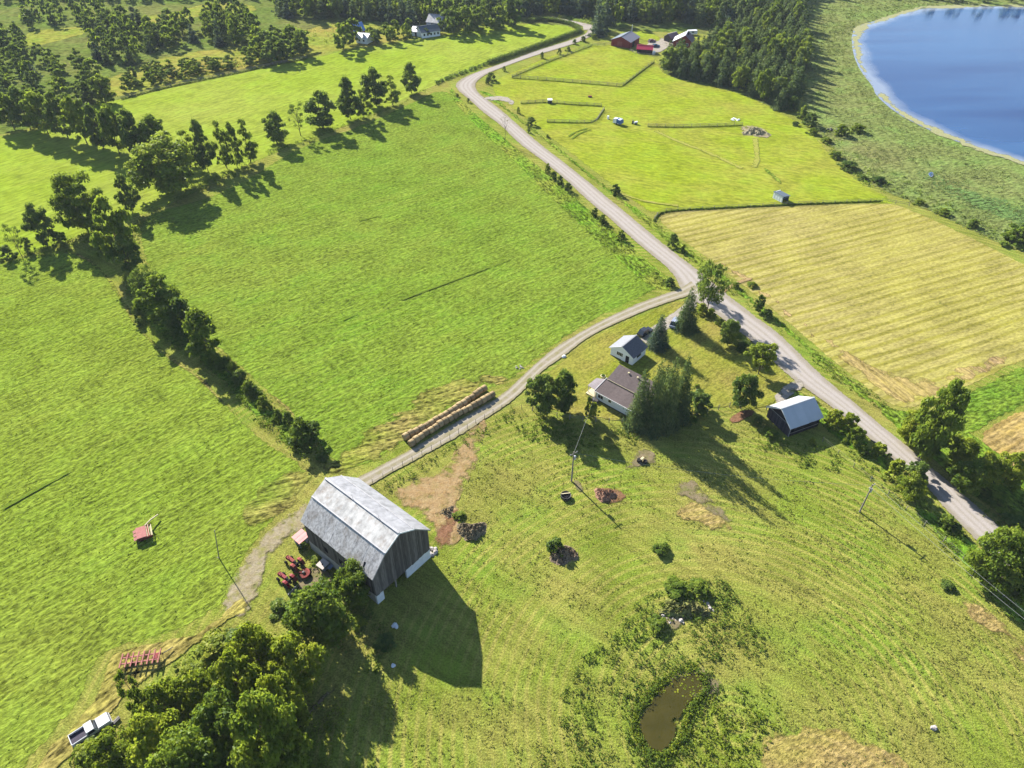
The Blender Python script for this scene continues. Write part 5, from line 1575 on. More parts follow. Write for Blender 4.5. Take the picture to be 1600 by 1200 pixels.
def car(name, a, b_, label, cat, paint, h=1.55, L=4.5, group=None):
    g0, g1_ = G(*a), G(*b_)
    d = g1_ - g0
    r = empty(name, g0, math.atan2(d.y, d.x), label, cat, group)
    w = .88
    MB().box((L / 2, 0, .58), (L, 1.76, .52), taper=0.97).build('body', paint, r)
    MB().add([(.25, -w * .95, .84), (L * .72, -w * .95, .84), (L * .56, -.72, h), (L * .18, -.72, h), (.25, w * .95, .84), (L * .72, w * .95, .84), (L * .56, .72, h), (L * .18, .72, h)],
             [(0, 1, 2, 3), (7, 6, 5, 4), (0, 3, 7, 4), (1, 0, 4, 5), (2, 1, 5, 6)]).build('glasshouse', m_glass, r)
    MB().box((L * .37, 0, h + .02), (L * .38, 1.42, .05)).build('roof', paint, r)
    for s in (-1, 1):
        for xx in (L * .18, L * .8):
            wheel(r, (xx, s * .8, .33), .33, .22, (0, 1, 0), m_steel)
        MB().box((L, s * .62, .68), (.05, .3, .14)).build('headlight', m_whitetrim, r)
    return r


car('parked_car', (998.5, 527), (1010, 520), 'dark car parked behind the white garage', 'car', m_darkcar, 1.7, 4.4)
car('parked_car', (1050, 514), (1057, 503), 'blue-grey car beside the blue-green spruce on the driveway', 'car', m_bluegrey, 1.7, 4.5)
car('parked_car', (1013, 66.5), (1021, 65), 'dark red car on the red farm gravel yard', 'car', m_maroon, 1.5, 4.5)
car('parked_car', (1019, 74.5), (1027, 73), 'dark blue car near the bright red roofed shed', 'car', m_bluecar, 1.5, 4.5)

# ------------------------------------------------------------------ hay bales: two rows, every bale a thing
rng = random.Random(5)


def bale_mesh(seed):
    rr_ = random.Random(seed)
    n, r, L = 20, 0.76, 1.2
    prof_ = [(0, r * .5), (0.0, r * .80), (.07, r * .93), (.2, r * .99), (.6, r * 1.01), (1.0, r * .99), (1.13, r * .93), (1.2, r * .80), (1.2, r * .5)]
    mb = MB().lathe((-0.6, 0, r - .03), (1, 0, 0), prof_, n)
    vs = []
    for x, y, z in mb.v:
        k = 1 + rr_.uniform(-.03, .03)
        vs.append((x + rr_.uniform(-.02, .02), y * k, max(0.0, (z - r) * k + r - .02)))
    mb.v = vs
    return mb.mesh('bale', m_straw, True)


bms = [bale_mesh(i) for i in range(6)]
for row, (pa, pb) in enumerate((((640, 698), (770.5, 616.5)), ((634, 690.5), (762, 610)))):
    if row == 1:
        pass
    a, b_ = G(*pa), G(*pb)
    d = b_ - a
    nb_ = int(d.length / 1.31)
    aa = math.atan2(d.y, d.x)
    nrm = Vector((-d.y, d.x, 0)).normalized()
    for i in range(nb_):
        t = (i + .5) / nb_
        o = inst('hay_bale', bms[rng.randrange(6)])
        q = a.lerp(b_, t) + nrm * (0.35 * math.sin(t * 5 + row * 2) + rng.uniform(-.11, .11) + (0.0 if row == 0 else 0.35))
        o.location = (q.x, q.y, 0)
        o.rotation_euler = (0, 0, aa + rng.uniform(-.05, .05))
        s = rng.uniform(.91, 1.06)
        o.scale = (1, s, s)
        if i == 0:
            lab = 'round hay bale at the barn end of the %s row' % ('lane side' if row == 0 else 'field side')
        elif i == nb_ - 1:
            lab = 'round hay bale at the house end of the %s row' % ('lane side' if row == 0 else 'field side')
        else:
            lab = 'round straw-coloured hay bale within the %s row' % ('lane side' if row == 0 else 'field side')
        tag(o, lab, 'hay bale', 'round hay bales in the %s row' % ('lane side' if row == 0 else 'field side'))
# ---- HAZE
m_ = bpy.data.materials.new('haze_air')
m_.use_nodes = True
m_.node_tree.nodes.clear()
ho = m_.node_tree.nodes.new('ShaderNodeOutputMaterial')
hv = m_.node_tree.nodes.new('ShaderNodeVolumePrincipled')
hv.inputs['Color'].default_value = (0.80, 0.88, 1.0, 1)
hv.inputs['Density'].default_value = 0.00006
m_.node_tree.links.new(hv.outputs[0], ho.inputs['Volume'])
tag(MB().box((0, 1800, 53), (6200, 4600, 108)).build('haze', m_), kind='stuff')
# ---- PART4
# ------------------------------------------------------------------ distant farms and paddock things
def eave_frame(right_front, left_front, depth):
    a, b_ = G(*right_front), G(*left_front)
    y = (b_ - a).normalized()
    return (a, math.atan2(-y.x, y.y), depth), (b_ - a).length


rb, W, D = gable_building('red_barn', (954.6, 71.5), (984, 76), 12.5, 3.1, 5.2, 'dark red barn with grey roof beside the far farm yard', 'barn', m_barnred, m_slate, plain('purple_grey_roof', (0.15, 0.145, 0.17, 1), 0.6, 0.1, 1), 0.4, 5)
MB().box((W * .45, -0.04, 1.3), (2.6, .06, 2.6)).build('door', plain('faded_barn_door', (0.2, 0.05, 0.04, 1), 0.8, 0.2, 2), rb)
MB().box((W + .04, D * .35, 1.4), (.06, 3.0, 2.8)).build('door', m_dark, rb)
fr, Lr = eave_frame((1018.5, 84.5), (994.5, 83), 4.6)
rs, W, D = gable_building('red_roofed_shed', None, None, Lr, 2.1, 3.5, 'low dark shed with bright red roof below the red barn', 'shed', m_blackboard, plain('bright_red_roof', (0.36, 0.018, 0.05, 1), 0.45, 0.08, 1), m_redroof, 0.3, 6, frame=fr)
for k in range(3):
    MB().box((-.04, D * (.2 + .3 * k), 1.0), (.05, 1.2, 1.6)).build('stall_opening', m_dark, rs)
hr, W, D = gable_building('red_house', (1051, 73.5), (1080, 76), 9.5, 3.0, 6.2, 'dark red house with pinkish roof half hidden by the plantation', 'house', m_barnred, m_roof_light, m_maroon, 0.5, 5, ridge_x=.6)
for k in range(3):
    window(hr, (W * (.25 + .25 * k), -.04, 1.7), (1.1, 1.1))
MB().box((W * .7, D * .5, 6.2), (.7, .7, 1.6)).build('chimney', m_dsteel, hr)
bg_, W, D = gable_building('brown_garage', (1037, 64), (1048, 67), 6.5, 2.4, 4.0, 'small brown garage with pale roof edge at the far farm', 'garage', plain('brown_siding', (0.055, 0.035, 0.035, 1), 0.8, 0.2, 2), m_roof_light, m_maroon, 0.4, 4)
MB().box((W * .5, -.04, 1.0), (2.4, .06, 2.0)).build('garage_door', m_dsteel, bg_)
tr_ = empty('travel_trailer', G(1088, 54.5), math.pi + 0.15, 'long white trailer parked by the trees at the far farm', 'trailer')
MB().box((2.6, 0, 1.55), (5.4, 2.2, 1.9), taper=.94).build('body', m_white, tr_)
MB().box((2.6, 1.12, 1.8), (1.4, .05, .6)).build('window', m_glass, tr_)
for s in (-1, 1):
    wheel(tr_, (2.4, s * .95, .35), .35, .2, (0, 1, 0))
MB().tube([(5.2, 0, .6), (6.3, 0, .5)], .06, 6).build('drawbar', m_dsteel, tr_)
tk = empty('water_tank', G(1021.5, 85), 0, 'small white tank at the end of the bright red roofed shed', 'tank')
MB().lathe((0, 0, 0), (0, 0, 1), [(0, .8), (1.2, .8), (1.5, .5), (1.6, .15)], 12).build('tank', m_white, tk)
fp = empty('white_pole', G(987, 52), 0, 'tall thin white pole behind the red barn', 'pole')
MB().tube([(0, 0, 0), (0, 0, 4.5)], [.14, .1], 8).build('pole', m_white, fp)

fr, Lr = eave_frame((572, 57), (555, 59.5), 9)
bb, W, D = gable_building('blue_roofed_barn', None, None, Lr, 3.2, 6.4, 'distant barn with shiny blue metal roof beside bushy trees', 'barn', m_barnred, m_bluemetal, m_bluemetal, 0.3, 6, frame=fr)
MB().box((-.04, D * .5, 1.3), (.06, 2.6, 2.4)).build('door', m_dsteel, bb)
fr, Lr = eave_frame((574, 69), (557, 67), 7)
wb_, W, D = gable_building('white_roofed_house', None, None, Lr, 2.8, 4.6, 'distant small house with bright white roof below the blue-roofed barn', 'house', m_white, m_roof_light, m_roof_light, 0.4, 5, frame=fr)
for k in range(2):
    MB().box((-.04, D * (.3 + .4 * k), 1.5), (.06, 1.0, 1.0)).build('window', m_glass, wb_)
fr, Lr = eave_frame((689, 46.5), (667, 44.5), 10)
gb, W, D = gable_building('grey_metal_barn', None, None, Lr, 3.6, 6.6, 'distant barn with pale grey metal roof behind the long building', 'barn', m_bluegrey, m_roof_old, m_roof_old, 0.4, 6, frame=fr)
MB().box((-.04, D * .5, 1.5), (.06, 3.0, 2.8)).build('door', m_dark, gb)
fr, Lr = eave_frame((688, 56), (660, 60), 8.5)
lb, W, D = gable_building('long_farmhouse', None, None, Lr, 3.0, 5.2, 'distant long white-walled building with slate grey roof', 'house', m_white, m_slate, m_slate, 0.5, 7, frame=fr)
for k in range(5):
    MB().box((-.04, D * (.12 + .19 * k), 1.6), (.06, 1.0, 1.2)).build('window', m_glass, lb)
fr, Lr = eave_frame((658, 58), (642, 55.5), 6.5)
sw, W, D = gable_building('white_shed', None, None, Lr, 2.5, 4.2, 'distant shed with bright white roof left of the long building', 'shed', m_white, m_roof_light, m_roof_light, 0.3, 4, frame=fr)
MB().box((-.04, D * .5, 1.0), (.06, 1.2, 2.0)).build('door', m_dsteel, sw)

# run-in shed at the stubble field
o_, a_ = G(1221.5, 317), None
d_ = G(1231.5, 314) - o_
ri = empty('run_in_shed', o_, math.atan2(d_.y, d_.x), 'small white-sided animal shelter with dark blue sloping roof at the stubble field', 'shelter')
w_ = d_.length
l_ = 4.2
MB().box((.06, l_ / 2, 1.1), (.12, l_, 2.2)).build('side_wall', m_white, ri)
MB().box((w_ - .06, l_ / 2, .95), (.12, l_, 1.9)).build('side_wall', m_slate, ri)
MB().box((w_ / 2, l_ - .06, 1.1), (w_, .12, 2.2)).build('back_wall', m_white, ri)
MB().box((w_ / 2, .06, 1.55), (w_, .12, .5)).build('front_board', m_slate, ri)
for k in range(3):
    MB().slab((-.15, -.3 + (l_ + .6) * k / 3, 2.3), (w_ + .25, -.3 + (l_ + .6) * k / 3, 1.95), (w_ + .25, -.31 + (l_ + .6) * (k + 1) / 3, 1.95), (-.15, -.31 + (l_ + .6) * (k + 1) / 3, 2.3), .08).build('roof_sheet', m_slate, ri)
for k in range(4):
    MB().box((-.02, .4 + k * 1.1, .9), (.05, .12, 1.8)).build('wall_batten', m_whitetrim, ri)

# trailer under a tarp, cart, hutch, trough, junk in the paddock
ct = empty('stock_trailer', G(957, 193), ang_px((957, 193), (968, 196)), 'white trailer half covered by a blue tarp in the paddock', 'trailer')
MB().box((1.9, .8, 1.35), (3.4, 1.9, 1.7), taper=.92).build('box', m_white, ct)
MB().add([(1.9, -.3, 2.3), (3.8, -.35, 1.9), (3.9, 1.9, 1.9), (1.9, 1.85, 2.32), (1.95, -.42, .9), (3.9, -.45, .6), (4.0, 2.0, .6), (1.95, 1.95, .9)], [(0, 1, 2, 3), (0, 4, 5, 1), (1, 5, 6, 2), (2, 6, 7, 3)]).build('tarp', m_tarp, ct)
MB().tube([(1.2, -.3, 2.2), (2.2, 1.0, 2.6), (3.2, 2.2, 2.1)], .09, 6).build('roof_bow', m_whitetrim, ct)
for yy in (-.15, 1.75):
    wheel(ct, (2.0, yy, .35), .35, .2, (0, 1, 0))
MB().box((.1, .8, 1.0), (.1, 1.7, 1.5)).build('gate', m_steel, ct)
bw = empty('white_barrel', G(950, 186), 0, 'white upright barrel beside the tarped trailer', 'barrel')
MB().lathe((0, 0, 0), (0, 0, 1), [(0, .4), (.5, .44), (1.3, .4), (1.32, .1)], 12).build('barrel', m_white, bw)
ca = empty('farm_cart', G(987, 193), ang_px((987, 193), (998, 195)), 'small dark and white cart right of the tarped trailer', 'cart')
MB().box((1.3, 0, .6), (1.6, 1.1, .12)).build('bed', m_whitetrim, ca)
MB().box((1.9, 0, .9), (.9, 1.0, .5), 0, 0, -.3).build('white_cover', m_white, ca)
MB().box((.5, 0, .85), (.5, .8, .8)).build('engine', m_dsteel, ca)
for s in (-1, 1):
    wheel(ca, (.5, s * .55, .35), .35, .2, (0, 1, 0))
    wheel(ca, (1.9, s * .55, .35), .35, .2, (0, 1, 0))
hut = empty('calf_hutch', G(856, 162), 0, 'small hutch with white top and dark front in the paddock fence line', 'hutch')
MB().box((.9, 0, .75), (1.7, .1, 1.5)).build('front', m_dsteel, hut)
MB().box((.05, .9, .75), (.1, 1.7, 1.5)).box((1.75, .9, .75), (.1, 1.7, 1.5)).box((.9, 1.75, .75), (1.7, .1, 1.5)).build('walls', m_slate, hut)
MB().box((.9, .9, 1.55), (2.0, 2.0, .1), 0, .06).build('roof', m_white, hut)
tg = empty('water_trough', G(919, 152), 0, 'small dark trough with pale rim in the upper paddock', 'trough')
MB().box((.8, 0, .3), (1.6, .7, .6)).build('basin', m_dsteel, tg)
MB().box((.8, 0, .62), (1.7, .8, .05)).build('rim', m_redp, tg)


def rocks(name, c, spread, n, size, mat, label, cat, seed=1, group=None):
    rr_ = random.Random(seed)
    g = G(*c)
    r = empty(name, g, 0, label, cat, group)
    for i in range(n):
        a, q = rr_.uniform(0, 6.28), math.sqrt(rr_.uniform(0, 1)) * spread
        s = size * rr_.uniform(.5, 1.3)
        mb = MB().lathe((0, 0, -s * .1), (0, 0, 1), [(0, s * .4), (s * .15, s * .55), (s * .45, s * .45), (s * .6, s * .2)], 7)
        mb.v = [(x + rr_.uniform(-.12, .12) * s + math.cos(a) * q, y + rr_.uniform(-.12, .12) * s + math.sin(a) * q * .7, z + rr_.uniform(-.06, .06) * s) for x, y, z in mb.v]
        mb.build('stone' if 'stone' in name or 'rock' in name else 'piece', mat, r)
    return r


def mound(name, c, wpx, dpx, hh, mat, label, cat, seed=1, rough=.35):
    rr_ = np.random.default_rng(seed)
    g = G(*c)
    a_ = wpx / ppm(*c) / 2
    b_ = abs(G(c[0], c[1] - dpx / 2).y - G(c[0], c[1] + dpx / 2).y) / 2
    n = 26
    P = []
    nzg = rr_.normal(0, 1, (n + 1, n + 1))
    nzg = (nzg + np.roll(nzg, 1, 0) + np.roll(nzg, 1, 1)) / 1.7
    for i in range(n + 1):
        for j in range(n + 1):
            x, y = i / n * 2 - 1, j / n * 2 - 1
            th = math.atan2(y, x)
            rad = math.hypot(x, y) * (1 + .18 * math.sin(3 * th + seed) + .1 * math.sin(5 * th))
            z = max(0.0, 1 - rad ** 2) ** 1.2
            P.append((x * a_, y * b_, z * hh * (1 + rough * nzg[i, j]) - .03))
    Fs = []
    for i in range(n):
        for j in range(n):
            q = (i * (n + 1) + j, (i + 1) * (n + 1) + j, (i + 1) * (n + 1) + j + 1, i * (n + 1) + j + 1)
            if max(P[k][2] for k in q) > 0:
                Fs.append(q)
    r = MB()
    r.v, r.f = P, Fs
    o = r.build(name, mat)
    o.location = g
    return tag(o, label, cat)


m_moundgrass = grass('mound_weeds', A(128, 152, 62), A(176, 160, 112), A(96, 140, 46), tuft=2.0, bump=1.0, edge=False, contrast=.5, dist=.3)
mound('manure_heap', (736, 830), 50, 30, 1.0, m_soil, 'dark brown manure heap at the edge of the barnyard', 'heap', 3, .4)
mound('straw_heap', (700, 800), 26, 22, .35, m_soil, 'low brown heap of old bedding in the barnyard', 'heap', 8, .5)
mound('soil_heap', (946, 774), 36, 22, .8, m_redsoil, 'reddish soil heap with dark hollow in the pasture', 'heap', 4, .5)
mound('brush_pile', (880, 866), 46, 34, .8, plain('brush_brown', (0.13, 0.095, 0.062, 1), .95, .5, 3, bump=1.0), 'reddish brown brush pile around the leafy shrub', 'brush pile', 5, .7)
mound('stony_mound', (1068, 952), 80, 34, 1.1, m_moundgrass, 'stony weed-grown mound above the brown pond', 'mound', 6, .3)
mound('spoil_mound', (1180, 207), 44, 15, .9, plain('pale_spoil', (0.17, 0.15, 0.085, 1), .95, .4, 1.5, bump=.8), 'pale spoil mound ringed by worn ground in the paddock', 'mound', 7, .5)
rocks('stone_pile', (1056, 962), 2.6, 16, .55, m_rock, 'grey stones lying at the left foot of the stony mound', 'stones', 2)
rocks('stone_pile', (1100, 948), 2.0, 10, .5, m_rock, 'grey stones at the right foot of the stony mound', 'stones', 3)
rocks('stone_pile', (677, 862), 1.4, 12, .7, m_rock, 'pale stones heaped at the right corner of the grey barn', 'stones', 4)
rocks('boulder_stone', (1458, 1137), .25, 3, .6, m_rock, 'flat pale stone in the lower right pasture', 'stone', 5)
rocks('boulder_stone', (325, 998), .3, 3, .8, m_whitewash, 'white stone at the top edge of the grove', 'stone', 6)
rocks('block_stone', (618, 978), .6, 4, .75, m_whitewash, 'white blocks in the shadow of the grey barn', 'blocks', 7)
rocks('block_stone', (616, 1042), .3, 3, .6, m_whitewash, 'small white block at the end of the barn shadow', 'blocks', 8)
rocks('scrap_pile', (1148, 187), 1.8, 14, .8, m_whitetrim, 'white scrap pile in the upper paddock', 'scrap pile', 9)
rocks('stone_pile', (812, 574), 1.2, 8, .5, m_rock, 'dark stones beside the lane at the edge of the middle field', 'stones', 10)
rocks('scrap_pile', (1300, 203), 2.0, 9, .9, m_dsteel, 'dark scrap with pale pieces at the marsh edge', 'scrap pile', 11)
rocks('boulder_stone', (881, 558), .2, 2, .7, m_whitewash, 'white stone at the lane edge beside the lawn', 'stone', 12)

fd = empty('mineral_feeder', G(1003, 722), 0.4, 'small black and cream feeder standing on bare dirt', 'feeder')
MB().lathe((-.45, .3, 0), (0, 0, 1), [(0, .5), (.35, .55), (.7, .5), (.72, .3)], 12).build('tub', m_tyre, fd)
MB().lathe((.55, -.35, 0), (0, 0, 1), [(0, .42), (.3, .46), (.55, .42), (.56, .2)], 12).build('tub', m_tyre, fd)
MB().box((.1, .25, .75), (.9, .45, .3), .4).build('feed_block', m_cream, fd)
rf = empty('bale_feeder', G(884, 777), 0, 'round dark trough with a pale plank across it near the utility pole', 'trough')
MB().lathe((0, 0, 0), (0, 0, 1), [(0, 1.0), (.7, 1.05), (.75, 1.0), (.72, .9), (.25, .88)], 16).build('ring', m_dsteel, rf)
MB().lathe((0, 0, .3), (0, 0, 1), [(0, .9), (.02, .9)], 16).build('water', m_dark, rf)
MB().box((0, .3, .8), (1.7, .18, .06), .15).build('plank', m_cream, rf)

# ------------------------------------------------------------------ poles and wires
def utility_pole(base, top_y, label, transformer=True):
    g = G(*base)
    h = top_h(base[0], base[1], top_y)
    r = empty('utility_pole', g, R(35), label, 'utility pole', 'wooden utility poles')
    MB().tube([(0, 0, 0), (0, 0, h)], [.17, .11], 8).build('pole', m_pole, r)
    ar = MB().box((0, 0, h - .5), (1.9, .1, .12)).build('crossarm', m_pole, r)
    for xx in (-.8, 0.0, .8):
        MB().lathe((xx, 0, h - .44), (0, 0, 1), [(0, .06), (.12, .08), (.2, .04)], 8).build('insulator', m_insul, ar)
    if transformer:
        MB().lathe((.36, 0, h - 2.2), (0, 0, 1), [(0, .22), (.05, .25), (.8, .25), (.9, .12)], 12).build('transformer', m_insul, r)
    return g, h


p1, h1 = utility_pole((893, 752), 706, 'tall utility pole with long shadow in the pasture beside the dark trough')
p2, h2 = utility_pole((1343, 800), 757, 'utility pole in the pasture near the gravel road')
pe = G(1790, 1107, 8.5)
e0 = empty('utility_pole', (pe.x, pe.y, 0), R(35), 'utility pole beyond the right bottom corner', 'utility pole', 'wooden utility poles')
MB().tube([(0, 0, 0), (0, 0, 8.6)], [.17, .11], 8).build('pole', m_pole, e0)


def wire(a, b_, sag, label):
    pts = []
    for i in range(25):
        t = i / 24
        q = a.lerp(b_, t)
        q.z -= sag * 4 * t * (1 - t)
        pts.append(q)
    tag(MB().tube(pts, .022, 4, False).build('power_line', m_wire), label, 'power line', 'power lines')


for k, off in enumerate((-.65, .65)):
    dv = Vector((math.cos(R(35)), math.sin(R(35)), 0)) * off
    wire(Vector((p2.x, p2.y, h2 - .25)) + dv, Vector((pe.x, pe.y, 8.3)) + dv, .9, ['upper', 'lower'][k] + ' of two wires from the roadside pole to the bottom right')
wire(Vector((p1.x, p1.y, h1 - .25)), Vector((p2.x, p2.y, h2 - .25)), 1.4, 'wire between the two pasture poles')
gp = gar.location
wire(Vector((p1.x, p1.y, h1 - .3)), Vector((hs.location.x, hs.location.y, 3.2)), .5, 'wire from the pasture pole to the farmhouse')
g_ = G(342.5, 872.5)
lp = empty('thin_pole', g_, 0, 'thin pale leaning pole in the field left of the barn', 'pole')
MB().tube([(0, 0, 0), (1.15, .2, 7.6)], [.10, .06], 6).build('pole', m_wood, lp)
MB().tube([(0.0, 0, 0), (-.5, .3, .02)], .06, 5).build('stay', m_wood, lp)
dp = tree(789, 223, 178, 16, 'dead', 'thin bare roadside tree with a straight trunk')

# ------------------------------------------------------------------ fences
def fence(label, px, spacing, h, rails, mat=None, rad=.06, rail_r=.03, jitter=.1):
    mat = mat or m_wood
    pts = [G(*p) for p in px]
    r = empty('post_fence', pts[0], 0, label, 'fence')
    o = pts[0]
    post = MB().tube([(0, 0, -.05), (0, 0, 1)], [rad, rad * .8], 6).mesh('post', mat)
    tot = sum((b_ - a).length for a, b_ in zip(pts, pts[1:]))
    n = max(2, int(tot / spacing) + 1)
    P = resample(pts, n)
    for q in P:
        p_ = inst('post', post, r)
        p_.location = (q.x - o.x, q.y - o.y, 0)
        p_.rotation_euler = (random.uniform(-.05, .05), random.uniform(-.05, .05), 0)
        p_.scale = (1, 1, h * random.uniform(1 - jitter, 1 + jitter))
    for z in rails:
        MB().tube([(q.x - o.x, q.y - o.y, z * h + random.uniform(-.04, .04)) for q in P], rail_r, 4, False).build('rail', mat, r)
    return r


fence('post and rail fence along the lane beside the barnyard', [(583, 757), (640, 723), (700, 689), (740, 664), (790, 637), (832, 642)], 2.3, 1.5, (.92, .5), m_darkwood, rad=.055, rail_r=.014)
fence('post fence along the lower edge of the house yard', [(832, 642), (858, 648.5), (888, 655), (933, 658.7), (972, 661), (1010, 665), (1069, 652), (1090, 650), (1130, 638), (1164, 631), (1197, 640)], 2.7, 1.35, (.85, .45), rad=.10, rail_r=.035)
fence('wire fence along the pasture beside the road below the dark shed', [(1285, 690), (1345, 740), (1420, 800), (1500, 870), (1600, 965)], 4.0, 1.3, (.9, .5), rad=.08, rail_r=.015)
fence('paddock fence running across to the corner below the red barn', [(800, 122), (860, 126), (920, 131), (972, 135.5), (1000, 114), (1022, 97.5)], 4.0, 1.5, (.9, .6, .3), rad=.12, rail_r=.07)
fence('fence between the roadside verge and the upper paddock', [(800, 121), (860, 96), (925, 72), (954, 70)], 3.5, 1.3, (.9, .6, .3), rad=.10, rail_r=.06)
fence('fence with the hutch in the middle of the paddock', [(814, 162), (850, 160), (862, 161), (900, 164), (940, 166)], 3.0, 1.3, (.9, .6, .3), rad=.10, rail_r=.06)
fence('short bent fence left of the tarped trailer', [(855, 191), (900, 192), (930, 192), (944, 171)], 3.0, 1.3, (.9, .6, .3), rad=.10, rail_r=.06)
fence('fence from the cart to the spoil mound', [(1012, 198), (1060, 199), (1110, 198), (1160, 196)], 3.5, 1.4, (.9, .6, .3), rad=.10, rail_r=.06)
fence('long fence along the top edge of the stubble field', [(1022, 345), (1028, 335), (1044, 330), (1120, 326), (1240, 320), (1376, 315), (1420, 322)], 4.0, 1.2, (.9, .5), rad=.09, rail_r=.05)
fence('fence along the upper edge of the far hay field', [(190, 155), (240, 141), (300, 128), (360, 116), (420, 103), (480, 91)], 4.5, 1.3, (.9, .6, .3), rad=.10, rail_r=.07)
fence('board fence in front of the red barn', [(984, 80), (996, 86), (1018, 88), (1028, 86)], 2.5, 1.3, (.9, .5), rad=.10, rail_r=.06)

# ------------------------------------------------------------------ hedge, weeds and tufts
def hedge(label, px, w, h, n, mat, seed, gaps=0.0):
    rng2 = np.random.default_rng(seed)
    pts = smooth_line([G(*p) for p in px], 2)
    P = resample(pts, 200)
    arr = np.array([(q.x, q.y) for q in P])
    t = rng2.uniform(0, 198.999, n)
    if gaps:
        t = t[(np.sin(t * .35) + np.sin(t * .83 + 1)) > gaps]
    i = t.astype(int)
    c = arr[i] + (arr[i + 1] - arr[i]) * (t - i)[:, None]
    hh = h * (0.85 + .2 * np.sin(t * 1.3) + .1 * np.sin(t * 3.1))
    ang_ = rng2.uniform(0, np.pi, len(t))
    q = np.sqrt(rng2.uniform(.3, 1, len(t)))
    off = rng2.normal(0, w * .3, (len(t), 2))
    z = np.abs(np.sin(ang_)) * q * hh
    pos = np.stack([c[:, 0] + off[:, 0], c[:, 1] + off[:, 1], z], 1)
    nr = np.tile(np.array([0, -.2, .8]), (len(t), 1))
    o = inst('hedge', quad_mesh('hedge', rand_quads(pos, nr, min(.5, .25 + w * .25), rng2), mat, rng2.uniform(.1, .8, len(t))))
    return tag(o, label, 'hedge')


hedge('long dark clipped-looking hedge beside the far straight of the road', [(762, 100.5), (800, 88), (840, 74), (880, 60), (903, 52), (906, 49)], 2.0, 2.4, 9000, f_dark, 1)
hedge('broken line of low shrubs where the far hedge thins out', [(682, 131), (700, 123), (730, 112), (762, 100.5)], 1.6, 1.5, 3200, f_dark, 2, 0.1)
hedge('hedge around the rounded top end of the far field', [(905, 48), (898, 42), (890, 38.5), (870, 34), (845, 32), (822, 35)], 2.0, 2.2, 6000, f_dark, 3)


def region_pts(px, dens, seed, clumpy=0.5):
    rng2 = np.random.default_rng(seed)
    poly = np.array([G(*p)[:2] for p in px])
    lo, hi = poly.min(0), poly.max(0)
    n = int((hi - lo).prod() * dens)
    P = rng2.uniform(lo, hi, (n, 2))
    c = np.zeros(n, bool)
    for i in range(len(poly)):
        a, b_ = poly[i - 1], poly[i]
        cond = (a[1] > P[:, 1]) != (b_[1] > P[:, 1])
        xx = (b_[0] - a[0]) * (P[:, 1] - a[1]) / (b_[1] - a[1] + 1e-12) + a[0]
        c ^= cond & (P[:, 0] < xx)
    P = P[c]
    if clumpy:
        f = np.zeros(len(P))
        for k in range(6):
            w = rng2.normal(0, 1, 2) * (.25 if k < 3 else .8)
            f += np.sin(P @ w + rng2.uniform(0, 6.28))
        P = P[f > rng2.normal(clumpy * 2 - 1, 1.2, len(P))]
    return P


def tufts(name, px, dens, r, h, nq, leaf, mat, seed, clumpy=.5, tone=(.2, .8), up=.5):
    rng2 = np.random.default_rng(seed)
    P = region_pts(px, dens, seed, clumpy)
    n = len(P)
    if n == 0:
        return
    s = rng2.uniform(.5, 1.4, n)
    c = np.repeat(P, nq, 0)
    S = np.repeat(s, nq)
    off = rng2.normal(0, r * .5, (n * nq, 2)) * S[:, None]
    d = np.clip(1 - (off ** 2).sum(1) / (r * r * S * S + 1e-9), 0.05, 1)
    z = h * S * d * rng2.uniform(.35, 1.0, n * nq)
    pos = np.stack([c[:, 0] + off[:, 0], c[:, 1] + off[:, 1], z], 1)
    nr = np.stack([off[:, 0] / r, off[:, 1] / r, np.full(n * nq, up)], 1)
    t = np.clip(np.repeat(rng2.uniform(*tone, n), nq) + rng2.normal(0, .12, n * nq), 0, 1)
    o = inst(name, quad_mesh(name, rand_quads(pos, nr, leaf, rng2, .5), mat, t))
    return tag(o, kind='stuff')


PAST = [(712, 760), (770, 690), (830, 652), (1000, 676), (1190, 655), (1250, 700), (1340, 750), (1560, 945), (1660, 1010), (1660, 1260), (520, 1260), (540, 1100), (640, 1060), (740, 1060), (740, 960), (690, 880), (740, 860)]
tufts('pasture_grass_tufts', PAST, 1.8, .40, .18, 5, .24, f_grassy, 1, .4, (.6, 1))
tufts('pasture_weeds', PAST, .14, .5, .35, 7, .26, f_weed, 2, .85, (.3, .8))
POND = [(1000, 935), (1050, 905), (1130, 905), (1200, 1000), (1180, 1050), (1130, 1036), (1070, 1030), (1010, 1080), (985, 1130), (1000, 1180), (1040, 1200), (900, 1240), (820, 1240), (850, 1150), (900, 1040)]
tufts('pond_weeds', POND, 1.5, .65, .8, 11, .34, f_weed, 3, .6, (.2, .9))
tufts('pond_sedges', [(1060, 1120), (1090, 1096), (1130, 1080), (1180, 1060), (1230, 1120), (1180, 1200), (1040, 1240), (1040, 1186), (1060, 1160)], 2.2, .5, .6, 8, .36, f_lime, 4, .4, (.1, .7))
tufts('pond_rim_reeds', [(985, 1140), (1000, 1096), (1040, 1052), (1090, 1036), (1090, 1050), (1046, 1064), (1010, 1104), (998, 1130), (1000, 1160), (1030, 1184), (1060, 1164), (1075, 1120), (1090, 1130), (1060, 1190), (1010, 1196)], 4.0, .35, .7, 7, .34, f_lime, 5, .2, (.0, .6))
tufts('grove_undergrowth', [(330, 990), (400, 965), (470, 1000), (520, 1040), (540, 1120), (500, 1240), (60, 1260), (110, 1190), (200, 1130), (260, 1050)], 1.6, .8, 1.2, 9, .42, f_lime, 6, .4, (.0, .7))
